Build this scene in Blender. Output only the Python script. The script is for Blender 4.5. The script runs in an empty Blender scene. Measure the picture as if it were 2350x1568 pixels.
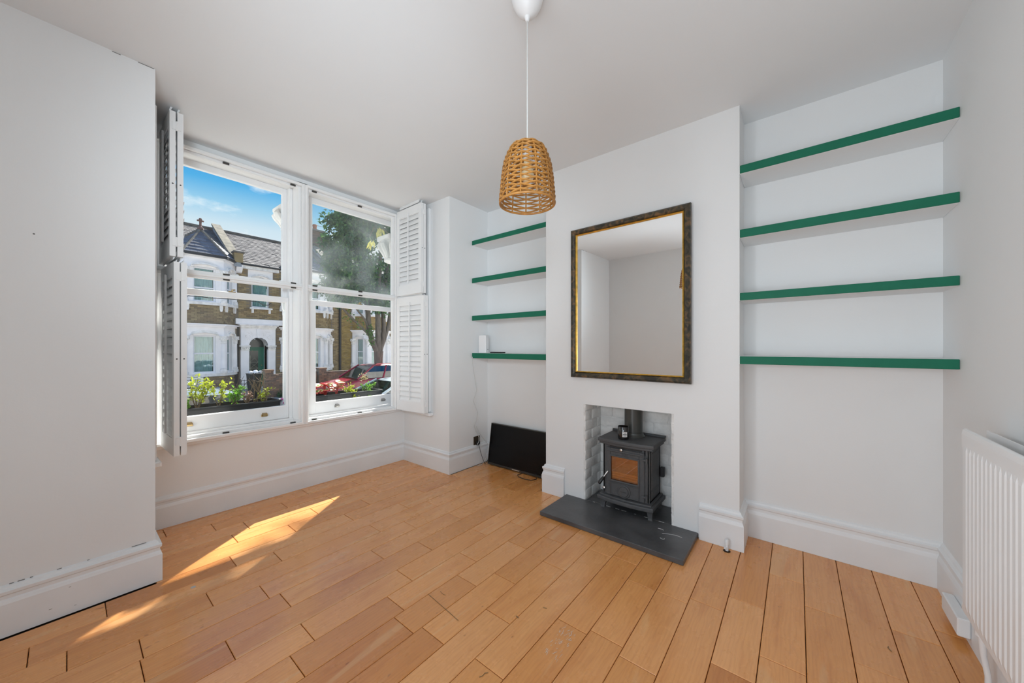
import bpy, bmesh, math, random
from mathutils import Vector, Matrix, noise
R = math.radians
random.seed(7)
scene = bpy.context.scene
col = scene.collection

# ------------------------------------------------------------------ camera
cam_d = bpy.data.cameras.new('camera')
cam = bpy.data.objects.new('camera', cam_d); col.objects.link(cam)
cam.location = (0, 0, 1.2)
cam.rotation_euler = (R(90), 0, R(38.674 - 90))
cam_d.sensor_width = 36; cam_d.lens = 817 / 2350 * 36
cam_d.shift_y = 12.5 / 2350
cam_d.clip_start = .02; cam_d.clip_end = 400
scene.camera = cam
# ------------------------------------------------------------------ view
vs = scene.view_settings
vs.view_transform = 'Standard'; vs.look = 'None'; vs.gamma = 1; vs.use_curve_mapping = False
vs.exposure = 0.22
scene.cycles.use_denoising = True
scene.cycles.max_bounces = 10; scene.cycles.diffuse_bounces = 6; scene.cycles.transparent_max_bounces = 16
scene.cycles.sample_clamp_indirect = 6
# ------------------------------------------------------------------ sky
world = bpy.data.worlds.new('sky'); scene.world = world; world.use_nodes = True
nt = world.node_tree; N = nt.nodes; L = nt.links
bg = N['Background']
tc = N.new('ShaderNodeTexCoord'); sep = N.new('ShaderNodeSeparateXYZ'); L.new(tc.outputs['Generated'], sep.inputs[0])
ramp = N.new('ShaderNodeValToRGB'); L.new(sep.outputs['Z'], ramp.inputs[0])
e = ramp.color_ramp.elements
e[0].position = 0.0; e[0].color = (.80, .84, .88, 1)
e[1].position = 1.0; e[1].color = (.03, .21, .62, 1)
for p, c in ((.20, (.72, .80, .87, 1)), (.26, (.61, .75, .85, 1)), (.30, (.31, .60, .82, 1)), (.34, (.075, .41, .77, 1)), (.38, (.03, .29, .72, 1))):
    q = e.new(p); q.color = c
mp = N.new('ShaderNodeMapping'); mp.inputs['Scale'].default_value = (1, 1, 2.4); mp.inputs['Location'].default_value = (3.7, 1.3, .4); L.new(tc.outputs['Generated'], mp.inputs[0])
nz = N.new('ShaderNodeTexNoise'); nz.inputs['Scale'].default_value = 6.5; nz.inputs['Detail'].default_value = 8; nz.inputs['Roughness'].default_value = .58
L.new(mp.outputs[0], nz.inputs['Vector'])
cr = N.new('ShaderNodeValToRGB'); L.new(nz.outputs['Fac'], cr.inputs[0])
cr.color_ramp.elements[0].position = .52; cr.color_ramp.elements[0].color = (0, 0, 0, 1)
cr.color_ramp.elements[1].position = .70; cr.color_ramp.elements[1].color = (1, 1, 1, 1)
mx = N.new('ShaderNodeMixRGB'); L.new(cr.outputs[0], mx.inputs[0]); L.new(ramp.outputs[0], mx.inputs[1]); mx.inputs[2].default_value = (1.0, 1.0, 1.0, 1)
L.new(mx.outputs[0], bg.inputs[0]); bg.inputs[1].default_value = .95
# ------------------------------------------------------------------ sun + fill lamps added out of view
sd = bpy.data.lights.new('sun', 'SUN'); sd.energy = 12.0; sd.angle = R(.6); sd.color = (1, .965, .91)
sun = bpy.data.objects.new('sun', sd); col.objects.link(sun)
sun.rotation_euler = Vector((.59, .44, .70)).to_track_quat('Z', 'Y').to_euler(); sun.location = (20, 15, 24)
ad = bpy.data.lights.new('back_fill', 'AREA'); ad.shape = 'RECTANGLE'; ad.size = 1.02; ad.size_y = 2.0; ad.energy = 13; ad.color = (.88, .945, 1)  # area fill added at the back opening to brighten the walls
al = bpy.data.objects.new('back_fill', ad); col.objects.link(al)
fd = bpy.data.lights.new('ceiling_fill', 'AREA'); fd.shape = 'SQUARE'; fd.size = .6; fd.energy = 12.5; fd.color = (.78, .905, 1)  # added upward fill, lifts the ceiling towards the wall brightness
fl = bpy.data.objects.new('ceiling_fill', fd); col.objects.link(fl); fl.location = (-.38, -.12, 1.0)
fl.rotation_euler = Vector((-.52, -.40, -.68)).to_track_quat('Z', 'Y').to_euler()
pd = bpy.data.lights.new('bay_fill', 'SPOT'); pd.energy = 150; pd.color = (.79, .91, 1); pd.spot_size = R(62); pd.spot_blend = .9; pd.shadow_soft_size = .22  # added spot fill brightening the bay and its ceiling
pf = bpy.data.objects.new('bay_fill', pd); col.objects.link(pf); pf.location = (-.36, -.10, 1.75)
pf.rotation_euler = (Vector(pf.location) - Vector((2.0, 3.2, 2.05))).to_track_quat('Z', 'Y').to_euler()
p2 = bpy.data.lights.new('right_wall_fill', 'SPOT'); p2.energy = 40; p2.color = (.90, .955, 1); p2.spot_size = R(95); p2.spot_blend = 1; p2.shadow_soft_size = .12  # added spot fill for the right wall, out of view
pg = bpy.data.objects.new('right_wall_fill', p2); col.objects.link(pg); pg.location = (-.40, 1.0, 1.35)
pg.rotation_euler = (Vector(pg.location) - Vector((1.35, -.55, 1.3))).to_track_quat('Z', 'Y').to_euler()
al.location = (-.62, .72, 1.05); al.rotation_euler = Vector((-1, .42, 0)).to_track_quat('Z', 'Y').to_euler()


# ================================================================== materials
MATS = {}
def mat(name, c, rough=.5, metal=0, spec=.5, var=.0, vscale=6, bump=0, bscale=60, coat=0, trans=0, stretch=None, objrand=0):
    m = bpy.data.materials.new(name); m.use_nodes = True
    t = m.node_tree; n = t.nodes; l = t.links
    b = n['Principled BSDF']
    b.inputs['Base Color'].default_value = (*c, 1); b.inputs['Roughness'].default_value = rough
    b.inputs['Metallic'].default_value = metal; b.inputs['Specular IOR Level'].default_value = spec
    if coat: b.inputs['Coat Weight'].default_value = coat; b.inputs['Coat Roughness'].default_value = .08
    co = n.new('ShaderNodeTexCoord'); v = co.outputs['Object']
    if stretch:
        mpn = n.new('ShaderNodeMapping'); mpn.inputs['Scale'].default_value = stretch; l.new(v, mpn.inputs[0]); v = mpn.outputs[0]
    if var or objrand:
        last = None
        mxn = n.new('ShaderNodeHueSaturation'); mxn.inputs['Color'].default_value = (*c, 1)
        mr = n.new('ShaderNodeMapRange'); mr.inputs['To Min'].default_value = 1 - var; mr.inputs['To Max'].default_value = 1 + var
        nn = n.new('ShaderNodeTexNoise'); nn.inputs['Scale'].default_value = vscale; nn.inputs['Detail'].default_value = 5
        l.new(v, nn.inputs['Vector']); l.new(nn.outputs['Fac'], mr.inputs['Value']); mr.inputs['From Min'].default_value = .3; mr.inputs['From Max'].default_value = .7
        out = mr.outputs[0]
        if objrand:
            oi = n.new('ShaderNodeObjectInfo'); m2 = n.new('ShaderNodeMapRange'); l.new(oi.outputs['Random'], m2.inputs['Value'])
            m2.inputs['To Min'].default_value = 1 - objrand; m2.inputs['To Max'].default_value = 1 + objrand
            mu = n.new('ShaderNodeMath'); mu.operation = 'MULTIPLY'; l.new(out, mu.inputs[0]); l.new(m2.outputs[0], mu.inputs[1]); out = mu.outputs[0]
        l.new(out, mxn.inputs['Value']); l.new(mxn.outputs[0], b.inputs['Base Color'])
    if bump:
        bn = n.new('ShaderNodeTexNoise'); bn.inputs['Scale'].default_value = bscale; bn.inputs['Detail'].default_value = 4; l.new(v, bn.inputs['Vector'])
        bu = n.new('ShaderNodeBump'); bu.inputs['Strength'].default_value = bump; bu.inputs['Distance'].default_value = .01
        l.new(bn.outputs['Fac'], bu.inputs['Height']); l.new(bu.outputs[0], b.inputs['Normal'])
    if trans:
        tr = n.new('ShaderNodeBsdfTranslucent'); tr.inputs[0].default_value = (*c, 1)
        ms = n.new('ShaderNodeMixShader'); ms.inputs[0].default_value = trans
        l.new(b.outputs[0], ms.inputs[1]); l.new(tr.outputs[0], ms.inputs[2]); l.new(ms.outputs[0], n['Material Output'].inputs[0])
    MATS[name] = m
    return m
def glass(name, tint=(1, 1, 1), refl=.06, rough=0.0, haze=0, hazecol=(.8, .85, .85)):
    m = bpy.data.materials.new(name); m.use_nodes = True; t = m.node_tree; n = t.nodes; l = t.links
    n.remove(n['Principled BSDF'])
    tr = n.new('ShaderNodeBsdfTransparent'); tr.inputs[0].default_value = (*tint, 1)
    gl = n.new('ShaderNodeBsdfGlossy'); gl.inputs['Roughness'].default_value = rough
    ms = n.new('ShaderNodeMixShader'); l.new(tr.outputs[0], ms.inputs[1]); l.new(gl.outputs[0], ms.inputs[2])
    fr = n.new('ShaderNodeLayerWeight'); fr.inputs[0].default_value = .35
    ma = n.new('ShaderNodeMath'); ma.operation = 'MULTIPLY_ADD'; l.new(fr.outputs['Fresnel'], ma.inputs[0]); ma.inputs[1].default_value = .12; ma.inputs[2].default_value = refl
    l.new(ma.outputs[0], ms.inputs[0]); out = ms.outputs[0]
    if haze:
        df = n.new('ShaderNodeBsdfTranslucent'); df.inputs[0].default_value = (*hazecol, 1)
        d2 = n.new('ShaderNodeBsdfDiffuse'); d2.inputs[0].default_value = (*hazecol, 1)
        md = n.new('ShaderNodeMixShader'); md.inputs[0].default_value = .5; l.new(df.outputs[0], md.inputs[1]); l.new(d2.outputs[0], md.inputs[2])
        co = n.new('ShaderNodeTexCoord'); nn = n.new('ShaderNodeTexNoise'); nn.inputs['Scale'].default_value = 3.2; nn.inputs['Detail'].default_value = 3; nn.inputs['Roughness'].default_value = .6
        l.new(co.outputs['Object'], nn.inputs['Vector'])
        mr = n.new('ShaderNodeMapRange'); mr.inputs['From Min'].default_value = .38; mr.inputs['From Max'].default_value = .72; mr.inputs['To Min'].default_value = .03; mr.inputs['To Max'].default_value = haze
        l.new(nn.outputs['Fac'], mr.inputs['Value'])
        m3 = n.new('ShaderNodeMixShader'); l.new(mr.outputs[0], m3.inputs[0]); l.new(out, m3.inputs[1]); l.new(md.outputs[0], m3.inputs[2]); out = m3.outputs[0]
    l.new(out, n['Material Output'].inputs[0]); MATS[name] = m
    return m

WALL = mat('wall_paint', (.795, .80, .798), .75, spec=.25, var=.012, vscale=1.5, bump=.04, bscale=90)
CEIL = mat('ceiling_paint', (.78, .79, .795), .85, spec=.15, var=.012, vscale=1.2, bump=.03, bscale=60)
GLOSSW = mat('satin_white', (.82, .82, .82), .38, spec=.4, var=.015, vscale=3)
TRIMW = mat('trim_white', (.80, .812, .82), .42, spec=.4, var=.03, vscale=5, bump=.03, bscale=40)
SHUT = mat('shutter_white', (.82, .82, .815), .4, spec=.4, var=.01)
GREEN = mat('green_paint', (.011, .150, .086), .6, spec=.25, var=.06, vscale=9)
SLATE = mat('hearth_slate', (.078, .078, .080), .32, spec=.5, var=.35, vscale=5, bump=.12, bscale=35)
IRON = mat('cast_iron', (.080, .082, .085), .5, spec=.4, var=.1, vscale=40, bump=.08, bscale=220)
IRONDK = mat('dark_iron', (.03, .03, .031), .5, spec=.4)
FLUE = mat('flue_enamel', (.055, .056, .050), .3, spec=.5, var=.1)
STEEL = mat('brushed_steel', (.62, .60, .57), .28, metal=1)
BRASS = mat('aged_brass', (.42, .30, .14), .35, metal=1, var=.2, vscale=50)
PEWTER = mat('pewter', (.38, .37, .35), .38, metal=1)
DARK = mat('dark_slot', (.045, .043, .038), .5)
BLACKP = mat('black_plastic', (.012, .012, .012), .35)
SCREEN = mat('screen_black', (.002, .002, .0025), .22, spec=.25)
RATTAN = mat('rattan', (.37, .165, .034), .55, var=.22, vscale=45, bump=.2, bscale=150)
WHITEP = mat('white_plastic', (.82, .82, .82), .35)
CORD = mat('white_cord', (.60, .60, .58), .6)
BRICKW = mat('whitewashed_brick', (.80, .795, .775), .75, var=.10, vscale=14, bump=.5, bscale=45, objrand=.05)
MORTW = mat('whitewashed_mortar', (.74, .735, .72), .85, var=.15, vscale=18, bump=.5, bscale=60)
GILT = mat('gilt', (.74, .43, .07), .32, metal=.75, var=.25, vscale=30)
BRONZE = mat('bronze_plate', (.10, .075, .05), .35, metal=.6)
SUBFLOOR = mat('subfloor', (.035, .017, .007), .9)
def mirror_mat():
    m = mat('mirror_silver', (.93, .935, .93), .01, metal=1); return m
MIRROR = mirror_mat()
def frame_mat():
    m = bpy.data.materials.new('mirror_frame_wood'); m.use_nodes = True; n = m.node_tree.nodes; l = m.node_tree.links; b = n['Principled BSDF']
    co = n.new('ShaderNodeTexCoord'); mp_ = n.new('ShaderNodeMapping'); mp_.inputs['Scale'].default_value = (14, 9, 9); l.new(co.outputs['Object'], mp_.inputs[0])
    nn = n.new('ShaderNodeTexNoise'); nn.inputs['Scale'].default_value = 2.2; nn.inputs['Detail'].default_value = 7; nn.inputs['Distortion'].default_value = 1.2; l.new(mp_.outputs[0], nn.inputs['Vector'])
    r = n.new('ShaderNodeValToRGB'); l.new(nn.outputs['Fac'], r.inputs[0])
    r.color_ramp.elements[0].position = .40; r.color_ramp.elements[0].color = (.035, .032, .024, 1)
    r.color_ramp.elements[1].position = .70; r.color_ramp.elements[1].color = (.21, .12, .055, 1)
    q = r.color_ramp.elements.new(.52); q.color = (.075, .062, .040, 1)
    l.new(r.outputs[0], b.inputs['Base Color']); b.inputs['Roughness'].default_value = .3; b.inputs['Metallic'].default_value = .25
    return m
FRAMEW = frame_mat()
def plank_mat():
    m = bpy.data.materials.new('oak_plank'); m.use_nodes = True; n = m.node_tree.nodes; l = m.node_tree.links; b = n['Principled BSDF']
    co = n.new('ShaderNodeTexCoord'); oi = n.new('ShaderNodeObjectInfo')
    mul = n.new('ShaderNodeVectorMath'); mul.operation = 'SCALE'; mul.inputs[0].default_value = (17, 31, 7); l.new(oi.outputs['Random'], mul.inputs['Scale'])
    add = n.new('ShaderNodeVectorMath'); add.operation = 'ADD'; l.new(co.outputs['Object'], add.inputs[0]); l.new(mul.outputs[0], add.inputs[1])
    def nse(scale, sc, det, dist=0, rough=.5):
        mp_ = n.new('ShaderNodeMapping'); mp_.inputs['Scale'].default_value = scale; l.new(add.outputs[0], mp_.inputs[0])
        t = n.new('ShaderNodeTexNoise'); t.inputs['Scale'].default_value = sc; t.inputs['Detail'].default_value = det; t.inputs['Distortion'].default_value = dist; t.inputs['Roughness'].default_value = rough
        l.new(mp_.outputs[0], t.inputs['Vector']); return t.outputs['Fac']
    r = n.new('ShaderNodeValToRGB'); l.new(oi.outputs['Random'], r.inputs[0])
    cols = [(.0, (.68, .292, .082)), (.2, (.80, .370, .125)), (.45, (.75, .330, .100)), (.62, (.58, .225, .056)), (.8, (.82, .395, .145)), (1, (.70, .302, .088))]
    r.color_ramp.elements[0].color = (*cols[0][1], 1); r.color_ramp.elements[1].color = (*cols[-1][1], 1)
    for p, c in cols[1:-1]:
        q = r.color_ramp.elements.new(p); q.color = (*c, 1)
    cur = r.outputs[0]
    def darken(fac, lo, hi, amount, colr):
        nonlocal cur
        mr = n.new('ShaderNodeMapRange'); mr.inputs['From Min'].default_value = lo; mr.inputs['From Max'].default_value = hi; mr.inputs['To Max'].default_value = amount; l.new(fac, mr.inputs['Value'])
        mxn = n.new('ShaderNodeMixRGB'); mxn.blend_type = 'MULTIPLY'; l.new(mr.outputs[0], mxn.inputs[0]); l.new(cur, mxn.inputs[1]); mxn.inputs[2].default_value = (*colr, 1); cur = mxn.outputs[0]
    wv = n.new('ShaderNodeTexWave'); wv.wave_type = 'BANDS'; wv.bands_direction = 'Y'; wv.inputs['Scale'].default_value = 9; wv.inputs['Distortion'].default_value = 9; wv.inputs['Detail'].default_value = 3; wv.inputs['Detail Scale'].default_value = 1.4
    mpw = n.new('ShaderNodeMapping'); mpw.inputs['Scale'].default_value = (.55, 2.2, 1); l.new(add.outputs[0], mpw.inputs[0]); l.new(mpw.outputs[0], wv.inputs['Vector'])
    darken(wv.outputs['Fac'], .5, 1, .16, (.62, .45, .30))
    darken(nse((2.2, 60, 1), 3, 5), .5, .75, .30, (.66, .50, .36))
    darken(nse((.9, 5, 1), 2.3, 2, .8), .52, .72, .45, (.78, .62, .48))
    darken(nse((7, 13, 1), 2.2, 2), .735, .80, .75, (.34, .22, .14))
    # pale sapwood streaks on a few boards
    mr = n.new('ShaderNodeMapRange'); mr.inputs['From Min'].default_value = .64; mr.inputs['From Max'].default_value = .68; mr.inputs['To Max'].default_value = .34
    l.new(nse((.8, 7, 1), 1.2, 1, 1.4), mr.inputs['Value'])
    mxn = n.new('ShaderNodeMixRGB'); l.new(mr.outputs[0], mxn.inputs[0]); l.new(cur, mxn.inputs[1]); mxn.inputs[2].default_value = (.76, .46, .22, 1); cur = mxn.outputs[0]
    l.new(cur, b.inputs['Base Color'])
    mr2 = n.new('ShaderNodeMapRange'); mr2.inputs['To Min'].default_value = .20; mr2.inputs['To Max'].default_value = .36; l.new(nse((3, 5, 1), 3, 4), mr2.inputs['Value']); l.new(mr2.outputs[0], b.inputs['Roughness'])
    b.inputs['Specular IOR Level'].default_value = .5; b.inputs['Coat Weight'].default_value = .35; b.inputs['Coat Roughness'].default_value = .15
    bu = n.new('ShaderNodeBump'); bu.inputs['Strength'].default_value = .05; bu.inputs['Distance'].default_value = .004; l.new(nse((3, 60, 1), 4, 4), bu.inputs['Height']); l.new(bu.outputs[0], b.inputs['Normal'])
    return m
PLANK = plank_mat()
PANE = glass('window_glass', (.97, .985, .98), .015)
PANEHAZE = glass('dusty_glass', (.96, .98, .975), .015, haze=.20)
STOVEGL = glass('stove_glass', (.95, .72, .38), .25)  # amber tint stands for the floor reflected in the glass


# ================================================================== mesh builder
class MB:
    def __init__(s): s.v = []; s.f = []; s.m = []; s.mi = 0; s.sm = False
    def add(s, vs_, fs_):
        o = len(s.v); s.v += [tuple(p) for p in vs_]; s.f += [tuple(i + o for i in f) for f in fs_]; s.m += [s.mi] * len(fs_); return s
    def box(s, x0, x1, y0, y1, z0, z1):
        return s.add([(x0, y0, z0), (x1, y0, z0), (x1, y1, z0), (x0, y1, z0), (x0, y0, z1), (x1, y0, z1), (x1, y1, z1), (x0, y1, z1)],
                     [(0, 3, 2, 1), (4, 5, 6, 7), (0, 1, 5, 4), (1, 2, 6, 5), (2, 3, 7, 6), (3, 0, 4, 7)])
    def bbox(s, x0, x1, y0, y1, z0, z1, b=.003, seg=1):
        bm = bmesh.new(); bmesh.ops.create_cube(bm, size=1)
        for v in bm.verts: v.co = Vector(((x0 + x1) / 2 + v.co.x * (x1 - x0), (y0 + y1) / 2 + v.co.y * (y1 - y0), (z0 + z1) / 2 + v.co.z * (z1 - z0)))
        bmesh.ops.bevel(bm, geom=bm.edges[:], offset=b, segments=seg, affect='EDGES', profile=.5)
        return s.frombm(bm)
    def frombm(s, bm):
        bm.verts.index_update(); s.add([v.co[:] for v in bm.verts], [tuple(v.index for v in f.verts) for f in bm.faces]); bm.free(); return s
    def prism(s, pts, ax, a, b):
        """extrude a 2D polygon (ccw in the two other axes) from a to b along axis ax"""
        def P(p, t):
            return {0: (t, p[0], p[1]), 1: (p[0], t, p[1]), 2: (p[0], p[1], t)}[ax]
        k = len(pts); vs_ = [P(p, a) for p in pts] + [P(p, b) for p in pts]
        fs_ = [tuple(range(k))[::-1], tuple(range(k, 2 * k))] + [(i, (i + 1) % k, (i + 1) % k + k, i + k) for i in range(k)]
        return s.add(vs_, fs_)
    def slab(s, A, B, n, t0, t1, z0, z1):
        """box along plan segment A-B, between offsets t0 and t1 along plan normal n"""
        A = Vector(A); B = Vector(B); n = Vector(n); q = [A + n * t0, B + n * t0, B + n * t1, A + n * t1]
        return s.add([(p.x, p.y, z0) for p in q] + [(p.x, p.y, z1) for p in q], [(0, 3, 2, 1), (4, 5, 6, 7), (0, 1, 5, 4), (1, 2, 6, 5), (2, 3, 7, 6), (3, 0, 4, 7)])
    def tube(s, pts, r, k=8, closed=False, cap=True):
        pts = [Vector(p) for p in pts]; n = len(pts); rs = r if isinstance(r, (list, tuple)) else [r] * n; rings = []
        up = None
        for i, p in enumerate(pts):
            t = (pts[(i + 1) % n] - pts[i - 1]) if closed else (pts[min(i + 1, n - 1)] - pts[max(i - 1, 0)])
            t = t.normalized() if t.length > 1e-9 else Vector((0, 0, 1))
            if up is None: up = t.orthogonal().normalized()
            up = (up - t * up.dot(t)); up = up.normalized() if up.length > 1e-6 else t.orthogonal().normalized()
            w = t.cross(up)
            rings.append([p + (up * math.cos(2 * math.pi * j / k) + w * math.sin(2 * math.pi * j / k)) * rs[i] for j in range(k)])
        vs_ = [q for rg in rings for q in rg]; fs_ = []
        for i in range(n if closed else n - 1):
            a = i * k; b = ((i + 1) % n) * k
            fs_ += [(a + j, a + (j + 1) % k, b + (j + 1) % k, b + j) for j in range(k)]
        if cap and not closed: fs_ += [tuple(range(k))[::-1], tuple((n - 1) * k + j for j in range(k))]
        return s.add(vs_, fs_)
    def lathe(s, prof, c=(0, 0, 0), k=32, M=None):
        vs_ = []; fs_ = []; n = len(prof)
        for r, z in prof:
            for j in range(k):
                p = Vector((r * math.cos(2 * math.pi * j / k), r * math.sin(2 * math.pi * j / k), z))
                if M: p = M @ p
                vs_.append(p + Vector(c))
        for i in range(n - 1): fs_ += [(i * k + j, i * k + (j + 1) % k, (i + 1) * k + (j + 1) % k, (i + 1) * k + j) for j in range(k)]
        if prof[0][0] > 1e-6: fs_.append(tuple(range(k))[::-1])
        if prof[-1][0] > 1e-6: fs_.append(tuple((n - 1) * k + j for j in range(k)))
        return s.add(vs_, fs_)
    def quad(s, *p): return s.add(p, [tuple(range(len(p)))])
    def obox(s, M, sx, sy, sz):
        """box of half sizes under matrix M"""
        vs_ = [M @ Vector((x * sx, y * sy, z * sz)) for z in (-1, 1) for x, y in ((-1, -1), (1, -1), (1, 1), (-1, 1))]
        return s.add(vs_, [(0, 3, 2, 1), (4, 5, 6, 7), (0, 1, 5, 4), (1, 2, 6, 5), (2, 3, 7, 6), (3, 0, 4, 7)])
    def build(s, name, m, parent=None, smooth=False, loc=None):
        me = bpy.data.meshes.new(name); org = Vector((0, 0, 0))
        o = bpy.data.objects.new(name, me); col.objects.link(o)
        if parent is not None:
            o.parent = parent; q = parent
            while q is not None: org += q.location; q = q.parent
        elif loc is not None:
            org = Vector(loc); o.location = org
        me.from_pydata([tuple(Vector(p) - org) for p in s.v], [], s.f)
        ms = m if isinstance(m, (list, tuple)) else [m]
        for q in ms: me.materials.append(q)
        if len(ms) > 1: me.polygons.foreach_set('material_index', s.m)
        if smooth:
            me.polygons.foreach_set('use_smooth', [True] * len(me.polygons))
            me.update(); me.set_sharp_from_angle(angle=R(40))
        me.update(); return o

def thing(name, label, cat, loc=(0, 0, 0), group=None):
    o = bpy.data.objects.new(name, None); col.objects.link(o); o.location = loc; o.empty_display_size = .05
    o['label'] = label; o['category'] = cat
    if group: o['group'] = group
    bpy.context.view_layer.update() if False else None
    return o
def tag(o, label, cat, group=None):
    o['label'] = label; o['category'] = cat
    if group: o['group'] = group
    return o
def struct(o): o['kind'] = 'structure'; return o
def stuff(o): o['kind'] = 'stuff'; return o

H = 2.629
# ================================================================== room shell
XB = -.60                                   # wall behind the camera
struct(MB().box(XB - .1, 2.95, -.75, 3.6, -.14, -.019).build('floor', SUBFLOOR))
floor = bpy.data.objects['floor']
struct(MB().box(XB - .1, 2.95, -.75, 3.55, H, 2.76).build('ceiling', CEIL))
struct(MB().box(XB - .1, .283, 2.576, 3.6, 0, H).build('wall_left', WALL))
w = MB(); w.box(.283, 2.26, 3.293, 3.52, 0, .55); w.box(.283, 2.26, 3.293, 3.52, 2.565, H)
w.box(.283, .36, 3.293, 3.52, .55, 2.565)
struct(w.build('wall_bay', WALL))
struct(MB().box(2.26, 2.95, 2.568, 3.53, 0, H).build('wall_pier', WALL))
struct(MB().box(2.793, 2.95, 1.6, 2.568, 0, H).build('wall_alcove_far', WALL))
w = MB(); OY0, OY1, OZ, OX = .6294, 1.282, .7605, 2.775
w.box(2.4835, 2.95, .265, OY0, 0, H); w.box(2.4835, 2.95, OY1, 1.6265, 0, H); w.box(2.4835, 2.95, OY0, OY1, OZ, H)
breast = struct(w.build('wall_chimney_breast', WALL))
struct(MB().box(2.721, 2.95, -.7, .265, 0, H).build('wall_alcove_near', WALL))
struct(MB().box(XB - .1, 2.95, -.75, -.567, 0, H).build('wall_right', WALL))
w = MB(); w.box(XB - .1, XB, -.567, .18, 0, H); w.box(XB - .1, XB, 1.26, 2.576, 0, H); w.box(XB - .1, XB, .18, 1.26, 2.15, H)  # opening made up to hold the area fill
struct(w.build('wall_back', WALL))
# house above (keeps the sky off the ceiling) and an unseen hood added to shade the upper sashes
w = MB(); w.box(-34, -1.2, 2.6, 3.6, -1, 6.4); w.box(3.4, 46, 2.6, 3.6, -1, 6.4)
struct(w.build('wall_own_terrace', mat('terrace_render', (.80, .78, .74), .9, var=.12)))
struct(MB().box(-1.2, 3.4, -1, 3.5, 2.76, 6.4).build('wall_upper_storey', mat('london_stock', (.60, .55, .46), .9, var=.2)))
STONE = mat('painted_stone', (.74, .72, .70), .7, var=.10, vscale=12, bump=.25, bscale=30)
w = MB(); w.box(.1, 2.75, 3.5, 4.05, 2.80, 2.98); w.box(.1, 2.75, 3.5, 3.95, 2.76, 2.80)
struct(w.build('trim_shade_hood', STONE))

# ---- floorboards: rows run along X, joints as seen
ROWS = {0: [2.189], 1: [1.876], 2: [2.141, 1.25], 3: [1.684, 2.326], 4: [1.529, 1.992], 5: [1.86, .95], 6: [1.342], 7: [1.807], 8: [1.356], 9: [.983, 1.939],
        10: [1.199, 1.666], 11: [.95, 1.418], 12: [.907, 1.283, 1.706], 13: [1.431], 14: [.633, 1.108, 1.669], 15: [.404, 1.349, 2.002], 16: [.174, .647, 1.121],
        17: [.604, 1.447], 18: [-.001, .423, 1.273], 19: [-.095, .753, 1.589], 20: [.111, .58, 1.24], 21: [.929, 1.442], 22: [.655, 1.128], 23: [1.303, 1.828],
        24: [.609, 1.029, 1.591], 25: [1.232], -1: [1.7]}
def cutx(y):        # how far the boards run at that row
    x1 = 2.721 if y < .265 else (2.4835 if y < 1.6265 else (2.793 if y < 2.568 else 2.26))
    x0 = XB if y < 2.576 else .283
    return x0, x1
random.seed(3)
hearth_rng = (.49, 1.43)
for k in range(-1, 27):
    ya = -.455 + .1425 * k; yb = ya + .1425; ya = max(ya, -.567); yb = min(yb, 3.293)
    if yb - ya < .01: continue
    x0, x1 = cutx((ya + yb) / 2)
    js = list(ROWS.get(k, []))
    if not js: js = [random.uniform(.8, 1.6)]
    js.sort()
    while js[0] - x0 > .75: js.insert(0, js[0] - random.choice((.42, .47, .84, .55)))
    while x1 - js[-1] > .95: js.append(js[-1] + random.choice((.42, .47, .6)))
    js = [j for j in js if x0 + .05 < j < x1 - .05]
    ends = [x0] + js + [x1]
    for a, b in zip(ends, ends[1:]):
        g = .0013; z0, z1 = -.018, random.uniform(-.0007, .0)
        ch = .0019
        cx, cy = (a + b) / 2, (ya + yb) / 2
        m_ = MB(); A, B, Cc, D = a + g, b - g, ya + g, yb - g
        m_.add([(A, Cc, z0), (B, Cc, z0), (B, D, z0), (A, D, z0), (A, Cc, z1 - ch), (B, Cc, z1 - ch), (B, D, z1 - ch), (A, D, z1 - ch),
                (A + ch, Cc + ch, z1), (B - ch, Cc + ch, z1), (B - ch, D - ch, z1), (A + ch, D - ch, z1)],
               [(0, 3, 2, 1), (8, 9, 10, 11), (0, 1, 5, 4), (1, 2, 6, 5), (2, 3, 7, 6), (3, 0, 4, 7), (4, 5, 9, 8), (5, 6, 10, 9), (6, 7, 11, 10), (7, 4, 8, 11)])
        m_.build('plank', PLANK, floor)

# ---- skirting boards: a moulded profile swept along the walls
def sweep(name, pts, h, m=TRIMW, t=.024):
    s = h / .205
    prof = [(0, 0), (t, 0), (t, .133 * s), (t - .004, .146 * s), (t - .008, .152 * s), (t - .008, .166 * s), (t - .002, .172 * s), (t - .001, .184 * s), (t - .012, .190 * s), (t - .015, .199 * s), (0, h)]
    P = [Vector(p) for p in pts]; off = []
    for i, p in enumerate(P):
        ns = []
        for a, b in ((i - 1, i), (i, i + 1)):
            if a >= 0 and b < len(P):
                d = (P[b] - P[a]).normalized(); ns.append(Vector((-d.y, d.x)))
        nn = ns[0] if len(ns) == 1 else (ns[0] + ns[1]) / (1 + ns[0].dot(ns[1]))
        off.append(nn)
    mb = MB(); k = len(prof); vs_ = []
    for p, n_ in zip(P, off): vs_ += [(p.x + n_.x * d, p.y + n_.y * d, z) for d, z in prof]
    fs_ = []
    for i in range(len(P) - 1): fs_ += [(i * k + j, (i + 1) * k + j, (i + 1) * k + j + 1, i * k + j + 1) for j in range(k - 1)]
    fs_ += [tuple(range(k)), tuple(range((len(P) - 1) * k, len(P) * k))[::-1]]
    mb.add(vs_, fs_)
    o = mb.build(name, m); struct(o); return o
def rev(p): return p[::-1]
sweep('baseboard_left', rev([(XB, 2.576), (.283, 2.576), (.283, 3.293), (2.26, 3.293)]), .208)
sweep('baseboard_pier', rev([(2.26, 3.293), (2.26, 2.568), (2.793, 2.568), (2.793, 1.6265)]), .205)
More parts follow.
